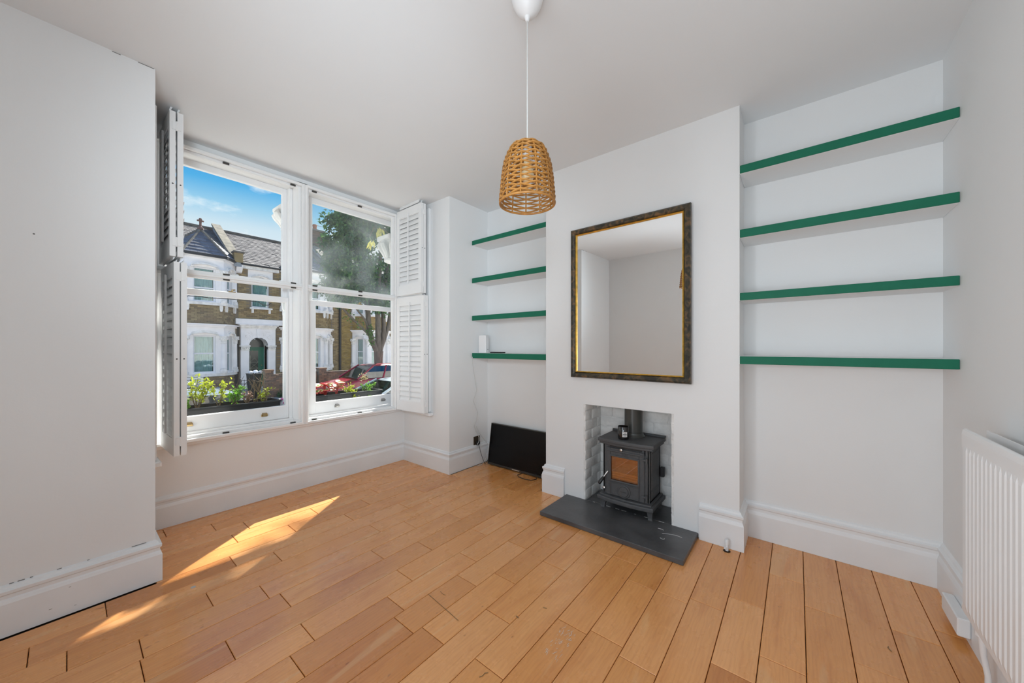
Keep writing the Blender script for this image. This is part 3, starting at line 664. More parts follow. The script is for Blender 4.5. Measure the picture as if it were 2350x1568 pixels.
m_ = MB(); m_.tube([(2.61, 2.555, .39), (2.65, 2.55, .31), (2.70, 2.53, .24), (2.735, 2.51, .19), (2.712, 2.49, .15), (2.700, 2.49, .115), (2.695, 2.50, .05), (2.66, 2.515, .0035), (2.62, 2.50, .0035), (2.57, 2.51, .0035)], .0028, 6)
tag(m_.build('aerial_lead', CORD, None, True), 'white lead curling down beside the television edge to the floor', 'cable')
m_ = MB(); m_.tube([(2.625, 2.535, .205), (2.63, 2.515, .13), (2.65, 2.505, .06), (2.668, 2.49, .003), (2.675, 2.474, .02), (2.700, 2.474, .05)], .0025, 6)
tag(m_.build('power_lead', BLACKP, None, True), 'short black lead from the bronze socket to the television', 'cable')
m_ = MB(); m_.tube([(2.683, 2.03, .004), (2.63, 2.04, .004), (2.595, 2.00, .004), (2.585, 1.92, .004), (2.60, 1.86, .004), (2.65, 1.84, .004), (2.68, 1.86, .004)], .003, 6)
tag(m_.build('cable_loop', BLACKP, None, True), 'loop of black cable lying on the floor in front of the television', 'cable')
s2 = thing('wall_socket', 'bronze socket fixed to the side of the chimney breast skirting', 'socket', (2.56, 1.66, .1))
m_ = MB(); m_.bbox(2.505, 2.595, 1.6515, 1.659, .055, .135, .003); m_.build('face_plate', BRONZE, s2)
m_ = MB(); m_.bbox(2.505, 2.53, 1.659, 1.688, .085, .125, .004); m_.build('plug', WHITEP, s2)
# capped pipe by the near end of the chimney breast
pp = thing('capped_pipe', 'short capped white pipe rising from a hole in the floor against the skirting', 'pipe', (2.427, .322, 0))
m_ = MB(); m_.lathe([(.0085, .0), (.0085, .036), (.0105, .037), (.0105, .064), (.008, .067), (0, .067)], (2.427, .322, 0), 16); m_.build('stub', TRIMW, pp, True)
m_ = MB(); m_.tube([(2.420, .322, .018), (2.409, .331, .020)], .0065, 8); m_.build('cap', TRIMW, pp)
m_ = MB(); m_.lathe([(.019, 0), (.019, .0012), (0, .0012)], (2.422, .322, .0002), 16); m_.build('hole', mat('dark_hole', (.03, .012, .004), .9), pp)

# ================================================================== radiator
RX0, RX1, RYF, RYB, RZ0, RZ1 = .95, 2.03, -.467, -.535, .250, .905
rd = thing('radiator', 'white ribbed panel radiator on the wall beside the alcove shelves', 'radiator', (1.5, -.5, .25))
def rib_panel(y, sgn, name):
    n = int((RX1 - RX0 - .04) / .0333); pr = []
    x = RX0 + .02
    flat, rise, dep = .014, .005, .003
    pr.append((RX0, 0)); pr.append((x, 0))
    for i in range(n):
        a = x + i * .0333
        pr += [(a + .004, 0), (a + .009, dep), (a + .0245, dep), (a + .0295, 0)]
    pr += [(RX1 - .01, 0), (RX1, -.004)]
    m_ = MB(); k = len(pr); zs = ((RZ0, 0), (RZ0 + .018, 0), (RZ0 + .034, 1), (RZ1 - .075, 1), (RZ1 - .058, 0), (RZ1 - .02, 0), (RZ1 - .004, -.4), (RZ1, -1.2))
    vs_ = []
    for z, fc_ in zs: vs_ += [(px_, y + sgn * (d * max(fc_, 0) + (fc_ * .006 if fc_ < 0 else 0)), z) for px_, d in pr]
    r_ = len(zs)
    fs_ = [(i * k + j, i * k + j + 1, (i + 1) * k + j + 1, (i + 1) * k + j) for i in range(r_ - 1) for j in range(k - 1)]
    b0 = len(vs_); yb = y - sgn * .012
    vs_ += [(RX0, yb, RZ0), (RX1, yb, RZ0), (RX1, yb, RZ1), (RX0, yb, RZ1)]
    fs_ += [(b0, b0 + 3, b0 + 2, b0 + 1), tuple([b0, b0 + 1] + list(range(k - 1, -1, -1))), tuple([b0 + 3] + list(range((r_ - 1) * k, r_ * k)) + [b0 + 2]),
            tuple([b0 + 1, b0 + 2] + [(r_ - 1 - i) * k + k - 1 for i in range(r_)]), tuple([b0 + 3, b0] + [i * k for i in range(r_)])]
    m_.add(vs_, fs_); m_.build(name, WHITEP, rd)
rib_panel(RYF, 1, 'front_panel'); rib_panel(RYB, -1, 'rear_panel')
m_ = MB()
for i in range(26): m_.box(RX0 + .03 + i * .04, RX0 + .033 + i * .04, RYB + .012, RYF - .012, RZ0 + .06, RZ1 - .045)
stuff(m_.build('convector_fin', WHITEP, rd))
for xx in (RX0 + .18, RX1 - .16):
    m_ = MB(); m_.bbox(xx, xx + .03, -.5665, RYB + .004, RZ0 + .05, RZ1 - .10, .003); m_.build('bracket', WHITEP, rd)
m_ = MB(); m_.tube([(1.975, -.50, .262), (1.975, -.50, .205), (1.975, -.502, .14), (1.985, -.515, .06), (1.985, -.515, .0)], [.011, .011, .008, .008, .008], 12); m_.tube([(1.975, -.50, .232), (1.975, -.50, .200)], .017, 12); m_.build('valve_pipe', WHITEP, rd, True)
m_ = MB(); m_.bbox(2.25, 2.45, -.5425, -.506, .030, .105, .004); bx_ = m_.build('trunking_box', TRIMW, None, loc=(2.34, -.53, .05)); tag(bx_, 'white boxed trunking fixed on the skirting beside the radiator', 'trunking')

# ================================================================== pendant lamp
PX, PY = 1.158, .848
cr_ = thing('ceiling_rose', 'white dome ceiling rose holding the pendant cord', 'ceiling rose', (PX, PY, H))
m_ = MB(); m_.lathe([(.068, H), (.066, H - .02), (.058, H - .05), (.046, H - .072), (.030, H - .090), (.012, H - .100), (.011, H - .104), (.006, H - .118), (0, H - .118)], (PX, PY, 0), 40); m_.build('dome', WHITEP, cr_, True)
m_ = MB()
m_.lathe([(.0155, H - .097), (.0155, H - .092), (.012, H - .092)], (PX, PY, 0), 24); m_.build('collar', WHITEP, cr_, True)
pl = thing('pendant_lamp', 'woven rattan bell pendant lamp hanging on a white cord', 'lamp', (PX, PY, 1.775))
m_ = MB(); m_.tube([(PX, PY, H - .117), (PX, PY, 2.01)], .0024, 8); m_.build('cord', CORD, pl)
SP = [(.030, 2.016), (.045, 2.012), (.060, 2.003), (.073, 1.988), (.083, 1.965), (.091, 1.938), (.097, 1.905), (.1015, 1.87), (.105, 1.83), (.1085, 1.79), (.110, 1.778)]
def rad(z):
    for (r0, z0), (r1, z1) in zip(SP, SP[1:]):
        if z1 <= z <= z0: return r0 + (r1 - r0) * (z0 - z) / (z0 - z1 + 1e-9)
    return SP[0][0] if z > SP[0][1] else SP[-1][0]
NR = 11
random.seed(21)
for i in range(NR):
    a = 2 * math.pi * (i + .2) / NR
    m_ = MB(); m_.tube([(PX + r * math.cos(a), PY + r * math.sin(a), z) for r, z in SP], .0032, 6); m_.build('rib', RATTAN, pl, True)
m_ = MB(); m_.tube([(PX + .110 * math.cos(t), PY + .110 * math.sin(t), 1.777) for t in [2 * math.pi * i / 48 for i in range(48)]], .0046, 8, closed=True); m_.build('rim', RATTAN, pl, True)
m_ = MB(); m_.tube([(PX + .031 * math.cos(t), PY + .031 * math.sin(t), 2.015) for t in [2 * math.pi * i / 24 for i in range(24)]], .006, 8, closed=True)
m_.lathe([(.006, 2.021), (.028, 2.019), (.033, 2.012), (.028, 2.007), (.006, 2.008)], (PX, PY, 0), 24); m_.build('crown_ring', RATTAN, pl, True)
m_ = MB(); rows = 25
for i in range(rows):
    zc = 1.787 + (2.008 - 1.787) * i / (rows - 1); pts = []; ph = i % 2
    seg = NR * 4; sk_ = random.uniform(-.6, .6)
    for j in range(seg):
        t = j / seg * NR; a = 2 * math.pi * (t + .2) / NR; fr_ = t - math.floor(t)
        zig = (1 if (math.floor(t) + ph) % 2 else -1) * (fr_ - .5) * .0125
        z = min(max(zc + zig + sk_ * .002, 1.781), 2.012); wob = .0035 * math.cos(math.pi * (t + ph))
        r = rad(z) + wob
        pts.append((PX + r * math.cos(a), PY + r * math.sin(a), z))
    m_.tube(pts, random.uniform(.0030, .0040), 5, closed=True)
stuff(m_.build('woven_cane', RATTAN, pl, True))
m_ = MB(); m_.lathe([(.007, 2.012), (.018, 2.005), (.020, 1.975), (.020, 1.955), (.014, 1.95), (0, 1.95)], (PX, PY, 0), 20); m_.build('lamp_holder', WHITEP, pl, True)
m_ = MB(); m_.lathe([(0, 1.862), (.012, 1.864), (.022, 1.873), (.0285, 1.888), (.027, 1.905), (.020, 1.925), (.014, 1.945), (.013, 1.951)], (PX, PY, 0), 24); m_.build('bulb', mat('bulb_glass', (.80, .66, .42), .1, coat=.6), pl, True)

# ================================================================== outside: planters on the sill
SILL = mat('sill_stone', (.74, .73, .70), .8, var=.15, vscale=10, bump=.2)
PLANTER = mat('planter_black', (.016, .018, .020), .42, var=.15, vscale=30, bump=.06, bscale=120)
SOIL = mat('soil', (.045, .030, .018), .95, var=.3, vscale=30, bump=.6, bscale=50)
LEAFY = mat('leaf_yellow_green', (.46, .52, .045), .45, var=.35, vscale=30, trans=.35)
LEAFG = mat('leaf_fresh_green', (.16, .36, .035), .45, var=.35, vscale=30, trans=.35)
LEAFD = mat('leaf_dark_green', (.045, .125, .042), .5, var=.45, vscale=9, trans=.3)
LEAFM = mat('leaf_mid_green', (.095, .21, .05), .5, var=.45, vscale=9, trans=.3)
LEAFC = mat('leaf_cream', (.55, .50, .28), .5, var=.25, vscale=60)
LEAFR = mat('leaf_red', (.42, .035, .030), .45, var=.3, vscale=40)
LEAFP = mat('leaf_dusty_pink', (.45, .28, .20), .6, var=.25, vscale=40)
TWIG = mat('twig', (.17, .125, .075), .8, var=.3, vscale=30)
BARK = mat('bark', (.145, .125, .105), .9, var=.35, vscale=5, bump=.5, bscale=20, stretch=(4, 4, .8))
m_ = MB(); m_.bbox(.0, 3.0, 3.50, 3.92, .50, .602, .008); struct(m_.build('trim_window_sill', SILL))

def planter(label, x0, x1):
    y0, y1, z0, z1 = 3.545, 3.765, .602, .737
    root = thing('window_box', label, 'planter', ((x0 + x1) / 2, 3.655, z0), 'black window boxes')
    m_ = MB(); tw = .008; ti = .018
    # tapered trough with a rolled rim
    o0 = [(x0 + ti, y0 + ti), (x1 - ti, y0 + ti), (x1 - ti, y1 - ti), (x0 + ti, y1 - ti)]; o1 = [(x0, y0), (x1, y0), (x1, y1), (x0, y1)]
    i1 = [(x0 + tw, y0 + tw), (x1 - tw, y0 + tw), (x1 - tw, y1 - tw), (x0 + tw, y1 - tw)]
    vs_ = [(*p, z0) for p in o0] + [(*p, z1) for p in o1] + [(*p, z1) for p in i1] + [(*p, z0 + .05) for p in i1]
    fs_ = [(3, 2, 1, 0), (12, 13, 14, 15)] + [(j, (j + 1) % 4, (j + 1) % 4 + 4, j + 4) for j in range(4)] + [(j + 4, (j + 1) % 4 + 4, (j + 1) % 4 + 8, j + 8) for j in range(4)] + [(j + 8, (j + 1) % 4 + 8, (j + 1) % 4 + 12, j + 12) for j in range(4)]
    m_.add(vs_, fs_); m_.build('trough', PLANTER, root)
    m_ = MB(); m_.bbox(x0 - .007, x1 + .007, y0 - .007, y0 + .004, z1 - .016, z1, .003); m_.bbox(x0 - .007, x1 + .007, y1 - .004, y1 + .007, z1 - .016, z1, .003)
    m_.bbox(x0 - .007, x0 + .004, y0, y1, z1 - .016, z1, .003); m_.bbox(x1 - .004, x1 + .007, y0, y1, z1 - .016, z1, .003); m_.build('rim', PLANTER, root)
    m_ = MB(); n = int((x1 - x0) / .012)
    for i in range(n): m_.box(x0 + .02 + i * .0118, x0 + .026 + i * .0118, y0 + .006, y0 + .012, z0 + .02, z1 - .018)
    stuff(m_.build('flutes', PLANTER, root))
    m_ = MB(); nx = 40; ny = 8; rnd = random.Random(4)
    vs_ = [(x0 + tw + (x1 - x0 - 2 * tw) * i / nx, y0 + tw + (y1 - y0 - 2 * tw) * j / ny, .703 + rnd.uniform(-.007, .007)) for i in range(nx + 1) for j in range(ny + 1)]
    m_.add(vs_, [(i * (ny + 1) + j, (i + 1) * (ny + 1) + j, (i + 1) * (ny + 1) + j + 1, i * (ny + 1) + j + 1) for i in range(nx) for j in range(ny)])
    stuff(m_.build('soil', SOIL, root))
planter('long black fluted window box under the yellow-green shrubs outside the left-hand window', .40, 1.172)
planter('long black window box with red-edged begonias outside the window near the pier', 1.42, 2.155)

def leaf(mb, p, d, up, ln, wd, fold=.25):
    d = d.normalized(); s_ = d.cross(up); s_ = s_.normalized() if s_.length > 1e-5 else d.orthogonal().normalized(); n_ = s_.cross(d)
    a = p; b = p + d * ln * .45 + s_ * wd * .5 + n_ * wd * fold; c = p + d * ln; e_ = p + d * ln * .45 - s_ * wd * .5 + n_ * wd * fold; m = p + d * ln * .5
    mb.add([a, b, c, e_, m], [(0, 1, 4), (1, 2, 4), (2, 3, 4), (3, 0, 4)])
def rv(rnd, up=.0): return Vector((rnd.uniform(-1, 1), rnd.uniform(-1, 1), rnd.uniform(-1, 1) + up)).normalized()
def shrub(label, base, tips, nl, m, sz, rnd, name='shrub', cat='shrub', group=None, pieces=False, spread=.03):
    root = thing(name, label, cat, base, group); b = Vector(base)
    sm_ = MB(); lf = MB(); k = 0
    for t in tips:
        t = Vector(t); mid = b.lerp(t, .5) + Vector((rnd.uniform(-.02, .02), rnd.uniform(-.015, .015), .01))
        sm_.tube([b, mid, t], [.004, .003, .0015], 5)
        for i in range(int(nl * 1.5)):
            f = rnd.uniform(.35, 1.02); p = (b.lerp(mid, f * 2) if f < .5 else mid.lerp(t, f * 2 - 1)) + rv(rnd) * spread * rnd.random()
            if pieces:
                q = MB(); leaf(q, p, rv(rnd, .5), Vector((0, 0, 1)), sz * rnd.uniform(.7, 1.2), sz * rnd.uniform(.4, .6)); q.build('leaf', m, root)
            else: leaf(lf, p, rv(rnd, .5), Vector((0, 0, 1)), sz * rnd.uniform(.7, 1.2), sz * rnd.uniform(.4, .6))
    sm_.build('stem', TWIG, root)
    if not pieces: stuff(lf.build('foliage', m, root))
    return root
rn = random.Random(12)
shrub('yellow-green leafy shrub at the very edge of the left window box, by the folded shutter', (.47, 3.64, .70), [(.45, 3.63, .86), (.50, 3.62, .90), (.53, 3.66, .92), (.49, 3.68, .82)], 24, LEAFY, .038, rn, group='shrubs in the window box')
shrub('tallest yellow-green leafy shrub in the left window box', (.63, 3.65, .70), [(.60, 3.63, .92), (.64, 3.66, .955), (.69, 3.64, .93), (.66, 3.62, .87), (.72, 3.66, .90)], 26, LEAFY, .038, rn, group='shrubs in the window box')
shrub('airy yellow-green shrub with dark stems right of the tallest shrub in the box', (.77, 3.67, .70), [(.74, 3.66, .88), (.80, 3.67, .92), (.84, 3.66, .91), (.78, 3.64, .84)], 15, LEAFY, .034, rn, group='shrubs in the window box')
shrub('low fresh green shrub in the middle of the left window box', (.86, 3.62, .70), [(.83, 3.61, .81), (.87, 3.62, .85), (.92, 3.63, .86), (.89, 3.60, .80)], 26, LEAFG, .036, rn, group='shrubs in the window box')
shrub('low fresh green tuft near the front of the left window box, beneath the edge shrub', (.52, 3.60, .70), [(.50, 3.59, .76), (.54, 3.60, .79), (.56, 3.61, .78)], 20, LEAFG, .036, rn, group='shrubs in the window box')
shrub('small yellow-green sprig at the base of the bare rose twigs', (1.075, 3.64, .70), [(1.05, 3.62, .78), (1.10, 3.64, .80), (1.13, 3.66, .84)], 14, LEAFY, .032, rn, group='shrubs in the window box')
shrub('dusty pink dried plant beside the low green shrub', (.965, 3.68, .70), [(.94, 3.68, .80), (.98, 3.70, .82), (1.00, 3.68, .80), (.955, 3.66, .78)], 26, LEAFP, .020, rn, name='dried_plant', cat='plant')
rt_ = thing('rose_bush', 'bare twiggy rose stems rising from the left window box', 'shrub', (1.04, 3.67, .70))
for i in range(13):
    b = Vector((1.04 + rn.uniform(-.10, .08), 3.67 + rn.uniform(-.03, .03), .70)); t = b + Vector((rn.uniform(-.16, .16), rn.uniform(-.03, .05), rn.uniform(.10, .29)))
    mid = b.lerp(t, .5) + Vector((rn.uniform(-.02, .02), 0, .01)); q = MB(); q.tube([b, mid, t], [.0042, .003, .0016], 5)
    q.build('twig', TWIG, rt_)
    for j in range(2):
        s_ = mid.lerp(t, rn.uniform(.1, .8)); q = MB(); q.tube([s_, s_ + Vector((rn.uniform(-.06, .06), rn.uniform(-.02, .02), rn.uniform(.02, .08)))], [.002, .001], 5); q.build('twig', TWIG, rt_)
# begonias: big cream leaves with red edges, each its own leaf
def begonia(label, base, n, rnd):
    root = thing('begonia', label, 'plant', base, 'begonias in the window box'); b = Vector(base)
    for i in range(n):
        a = rnd.uniform(0, 2 * math.pi); rr = rnd.uniform(.01, .055); p = b + Vector((rr * math.cos(a), rr * math.sin(a) * .8, rnd.uniform(.05, .145)))
        q = MB(); q.tube([b, b.lerp(p, .5) + Vector((0, 0, .015)), p], .0022, 5); q.build('stalk', LEAFR, root)
        d = Vector((math.cos(a), math.sin(a), rnd.uniform(-.5, .4))).normalized(); up = Vector((rnd.uniform(-.3, .3), rnd.uniform(-.8, -.2), 1)).normalized()
        s_ = d.cross(up).normalized(); n_ = s_.cross(d); L_ = rnd.uniform(.045, .065); k = 14
        def ringp(sc, lift): return [p + d * L_ * (.35 + sc * .66 * math.cos(t) * (1.12 if abs(math.sin(t)) < .3 else 1)) + s_ * L_ * .56 * sc * math.sin(t) * (1 - .30 * math.cos(t)) * (1 + .10 * math.cos(5 * t)) + n_ * lift for t in [2 * math.pi * j / k for j in range(k)]]
        q = MB(); o1, o2, o3 = ringp(1, -.005), ringp(.80, .003), ringp(.30, -.001)
        q.mi = 1; q.add(o1 + o2, [(j, (j + 1) % k, (j + 1) % k + k, j + k) for j in range(k)])
        q.mi = 0; q.add(o2 + o3, [(j, (j + 1) % k, (j + 1) % k + k, j + k) for j in range(k)])
        q.mi = 2; q.add(o3, [tuple(range(k))])
        q.build('leaf', [LEAFC, LEAFR, LEAFG], root)
begonia('red-edged begonia nearest the window mullion in the second window box', (1.49, 3.64, .70), 11, rn)
begonia('red-edged begonia in the second window box, between the mullion plant and the ivy', (1.60, 3.66, .70), 12, rn)
begonia('red-edged begonia touching the ivy in the second window box', (1.70, 3.63, .70), 10, rn)
shrub('yellow-green trailing ivy in the second window box beside the begonias', (1.83, 3.63, .70), [(1.77, 3.60, .77), (1.82, 3.60, .80), (1.88, 3.62, .79), (1.86, 3.56, .74), (1.84, 3.53, .69)], 26, LEAFY, .026, rn, name='ivy_plant', cat='plant')
shrub('green and white trailing ivy at the far end of the second window box', (2.0, 3.64, .70), [(1.95, 3.62, .79), (2.02, 3.62, .80), (2.09, 3.63, .78), (2.03, 3.55, .72), (2.0, 3.53, .67), (2.12, 3.62, .80)], 24, LEAFG, .026, rn, name='ivy_plant', cat='plant')
dh = thing('dried_flower', 'dried tan hydrangea head on a thin stalk above the ivy', 'flower', (2.01, 3.69, .70))
m_ = MB(); m_.tube([(2.01, 3.69, .70), (2.015, 3.69, .80), (2.02, 3.69, .87)], .002, 5); m_.build('stalk', TWIG, dh)
m_ = MB()
for i in range(90):
    p = Vector((2.015, 3.69, .875)) + rv(rn) * rn.uniform(.01, .052); leaf(m_, p, rv(rn), Vector((0, 0, 1)), .020, .012)
stuff(m_.build('flower_head', mat('dried_tan', (.50, .40, .22), .8, var=.3, vscale=60), dh))
# small white and pink ornament at the end of the first box
orn = thing('garden_ornament', 'small rounded white and pink ornament beside the left window box', 'ornament', (1.215, 3.60, .602))
m_ = MB(); m_.lathe([(.030, .602), (.042, .62), (.046, .66), (.040, .70), (.026, .725), (.010, .735), (0, .736)], (1.222, 3.61, 0), 20); m_.build('body', mat('glazed_white', (.74, .72, .78), .25, var=.1), orn, True)
PINK = mat('glazed_pink', (.55, .12, .34), .3)
for p, r_ in (((1.196, 3.585, .735), .012), ((1.188, 3.58, .668), .011), ((1.208, 3.575, .70), .009)):
    m_ = MB(); m_.lathe([(0, -r_), (r_ * .7, -r_ * .7), (r_, 0), (r_ * .7, r_ * .7), (0, r_)], p, 12); m_.build('knob', PINK, orn, True)

# our own bay's stone columns, seen through the glass
def stone_column(label, x, y, hw, z0, zc, z1, off=0, hc=None):
    root = thing('stone_column', label, 'column', (x, y, z0))
    m_ = MB(); m_.bbox(x - hw, x + hw, y - hw, y + hw, z0 + .10, zc, .012); m_.build('shaft', STONE, root)
    m_ = MB(); m_.bbox(x - hw - .03, x + hw + .03, y - hw - .03, y + hw + .03, z0, z0 + .07, .008); m_.bbox(x - hw - .015, x + hw + .015, y - hw - .015, y + hw + .015, z0 + .07, z0 + .10, .008); m_.build('plinth', STONE, root)
    hh = z1 - zc; m_ = MB(); x += off; hw = hc or hw
    m_.lathe([(hw * 1.05, zc - .03), (hw * 1.45, zc - .015), (hw * 1.45, zc + .005), (hw * 1.1, zc + .02), (hw * 1.15, zc + hh * .25), (hw * 1.5, zc + hh * .6), (hw * 2.0, zc + hh * .78), (hw * 1.6, zc + hh * .8)], (x, y, 0), 24); m_.build('capital', STONE, root, True)
    for j in range(8):
        a = j * math.pi / 4 + .2; q = MB(); pts = [(x + r_ * math.cos(a), y + r_ * math.sin(a), zc + hh * f) for r_, f in ((hw * 1.15, .05), (hw * 1.45, .3), (hw * 2.0, .52), (hw * 2.25, .62), (hw * 2.1, .70), (hw * 1.9, .66))]
        q.tube(pts, [.016, .03, .034, .028, .020, .008], 7); q.build('acanthus_leaf', STONE, root, True)
    m_ = MB(); m_.bbox(x - hw * 2, x + hw * 2, y - hw * 2, y + hw * 2, z1 - hh * .22, z1, .01); m_.build('abacus', STONE, root)
stone_column('painted stone column with carved capital outside between the two windows', 1.325, 3.72, .062, .602, 2.30, 2.50)
stone_column('painted stone column with carved capital outside the window near the pier', 2.425, 3.582, .050, .602, 2.18, 2.44, -.12, .062)
YLEAF = mat('leaf_pale_yellow', (.62, .58, .12), .5, var=.2, vscale=30, trans=.4)
cl = thing('climber', 'yellow-leaved climber hanging round the column capital near the pier', 'plant', (2.36, 3.86, 2.49))
m_ = MB(); m_.tube([(2.60, 3.90, 2.50), (2.40, 3.90, 2.62), (2.25, 3.88, 2.60), (2.20, 3.88, 2.48)], .004, 5); m_.build('stem', TWIG, cl)
for bx0, bz0, n_ in ((2.33, 2.60, 7), (2.22, 2.43, 4), (2.38, 2.45, 3)):
    for i in range(n_):
        q = MB(); leaf(q, Vector((bx0 + rn.uniform(-.05, .05), 3.88, bz0 + rn.uniform(-.03, .03))), Vector((rn.uniform(-.7, .5), rn.uniform(-.4, .2), -1)), Vector((0, -1, .2)), rn.uniform(.08, .13), rn.uniform(.025, .04)); q.build('leaf', YLEAF, cl)

# ================================================================== outside: ground
GZ = -.95
struct(MB().box(-40, 60, 8.3, 15.75, -1.2, -1.03).build('road', mat('asphalt', (.27, .265, .26), .85, var=.2, vscale=3, bump=.2, bscale=80)))
PAVE = mat('paving', (.50, .47, .44), .85, var=.12, vscale=3)
struct(MB().box(-40, 60, 15.75, 17.1, -1.2, -.91).build('far_pavement', PAVE))
struct(MB().box(-40, 60, 5.8, 8.3, -1.2, -.91).build('near_pavement', PAVE))
struct(MB().box(-40, 60, 17.1, 22.2, -1.2, -.93).build('far_garden_ground', mat('garden_ground', (.40, .37, .33), .95, var=.3, vscale=2)))
struct(MB().box(-40, 60, 3.6, 5.8, -1.2, -.80).build('near_garden_ground', mat('pale_gravel', (.66, .64, .60), .9, var=.15, vscale=20)))

# ================================================================== outside: terrace of houses opposite
BR = [[mat('stock_brick', c, .9, var=.12, vscale=3) for c in cs] for cs in (
    ((.25, .19, .12), (.30, .24, .145), (.20, .155, .105), (.36, .285, .17)),
    ((.27, .195, .10), (.33, .25, .13), (.21, .155, .09), (.38, .28, .145)),
    ((.31, .215, .075), (.36, .255, .095), (.25, .17, .07), (.33, .24, .11)),
    ((.13, .095, .075), (.17, .115, .085), (.10, .08, .068), (.20, .13, .09)))]
MORT = mat('lime_mortar', (.24, .20, .15), .95)
HW = mat('masonry_white', (.93, .90, .90), .7, var=.05, vscale=3)
HWD = mat('masonry_white_worn', (.86, .83, .80), .75, var=.16, vscale=7)
UPVC = mat('window_frame_white', (.84, .84, .87), .4)
CURT = mat('net_curtain', (.60, .68, .67), .9, var=.16, vscale=3, stretch=(9, 1, .6))
CURTD = mat('dark_room', (.05, .07, .075), .9)
HPANE = glass('house_glass', (.80, .90, .90), .10)
ROOFT = [mat('roof_slate', c, .8, var=.15, vscale=4) for c in ((.108, .094, .092), (.134, .116, .112), (.083, .074, .075), (.150, .132, .124))]
SLB = mat('bay_slate', (.150, .155, .185), .6, var=.18, vscale=5, objrand=.18)
LEAD = mat('lead', (.30, .33, .37), .5, var=.2, vscale=6)
RIDGE = mat('ridge_tile', (.16, .145, .125), .9, var=.3, vscale=4)
GUT = mat('gutter_black', (.03, .03, .033), .5)
DGREEN = mat('door_green', (.02, .19, .12), .35)
class Facet:
    def __init__(s, A, B): s.A = Vector(A); d = Vector(B) - s.A; s.len = d.length; s.d = d.normalized(); s.n = Vector((s.d.y, -s.d.x))
    def P(s, u, t, z): q = s.A + s.d * u + s.n * t; return (q.x, q.y, z)
    def box(s, mb, u0, u1, t0, t1, z0, z1):
        mb.add([s.P(u, t, z) for z in (z0, z1) for u, t in ((u0, t1), (u1, t1), (u1, t0), (u0, t0))], [(0, 3, 2, 1), (4, 5, 6, 7), (0, 1, 5, 4), (1, 2, 6, 5), (2, 3, 7, 6), (3, 0, 4, 7)])
    def poly(s, mb, pts, t0, t1):
        k = len(pts); mb.add([s.P(u, t1, z) for u, z in pts] + [s.P(u, t0, z) for u, z in pts], [tuple(range(k)), tuple(range(k, 2 * k))[::-1]] + [((i + 1) % k, i, i + k, (i + 1) % k + k) for i in range(k)])
    def bricks(s, mb, u0, u1, z0, z1, holes, rnd, t0=0.0, t1=.014):
        r_ = 0; z = z0
        while z < z1 - .03:
            u = u0 - (.1125 if r_ % 2 else 0)
            while u < u1:
                a, b = max(u, u0), min(u + .217, u1); zz = min(z + .066, z1)
                if b - a > .03 and not any(a < h[1] and b > h[0] and z < h[3] and zz > h[2] for h in holes):
                    mb.mi = rnd.choice((0, 0, 1, 1, 2, 3)); tt = t1 + rnd.uniform(-.003, .003)
                    mb.add([s.P(a, tt, z), s.P(b, tt, z), s.P(b, tt, zz), s.P(a, tt, zz), s.P(a, t0, z), s.P(b, t0, z), s.P(b, t0, zz), s.P(a, t0, zz)], [(0, 1, 2, 3), (1, 0, 4, 5), (2, 1, 5, 6), (3, 2, 6, 7), (0, 3, 7, 4)])
                u += .225
            z += .075; r_ += 1
def hwindow(root, F, u0, u1, z0, z1, t=-.10, fw=.055, meet=None, curt=CURT, fold=True):
    m_ = MB()
    F.box(m_, u0, u0 + fw, t - .05, t, z0, z1); F.box(m_, u1 - fw, u1, t - .05, t, z0, z1); F.box(m_, u0 + fw, u1 - fw, t - .05, t, z1 - fw, z1); F.box(m_, u0 + fw, u1 - fw, t - .05, t, z0, z0 + fw)
    zm = meet if meet else (z0 + z1) / 2; F.box(m_, u0 + fw, u1 - fw, t - .05, t + .012, zm - fw * .55, zm + fw * .55)
    w = m_.build('window', UPVC, root)
    for a, b in ((z0 + fw, zm - fw * .5), (zm + fw * .5, z1 - fw)):
        q = MB(); F.box(q, u0 + fw, u1 - fw, t - .035, t - .028, a, b); q.build('pane', HPANE, w)
    q = MB(); n = 36; vs_ = []
    for i in range(n + 1):
        u = u0 + fw + (u1 - u0 - 2 * fw) * i / n; tt = t - .16 + .022 * math.sin(i * 1.9) * (1 if fold else 0)
        vs_ += [F.P(u, tt, z0 + .02), F.P(u, tt, z1 - .02)]
    q.add(vs_, [(2 * i, 2 * i + 2, 2 * i + 3, 2 * i + 1) for i in range(n)]); q.build('curtain', curt, w)
def hood(root, F, u0, u1, z, rise, t0, t1, th=.07, name='hood_mould'):
    k = 12; lo = [(u0 + (u1 - u0) * i / k, z + rise * (1 - (2 * i / k - 1) ** 2)) for i in range(k + 1)]
    m_ = MB(); F.poly(m_, lo + [(u, zz + th) for u, zz in lo[::-1]], t0, t1); F.poly(m_, [(u, zz + th) for u, zz in lo] + [(u * .96 + (u0 + u1) * .02, zz + th + .06) for u, zz in lo[::-1]], t0, t1 * .55)
    F.box(m_, u0 - .03, u0 + .06, t0, t1, z - .04, z + .03); F.box(m_, u1 - .06, u1 + .03, t0, t1, z - .04, z + .03)
    m_.build(name, HWD, root)
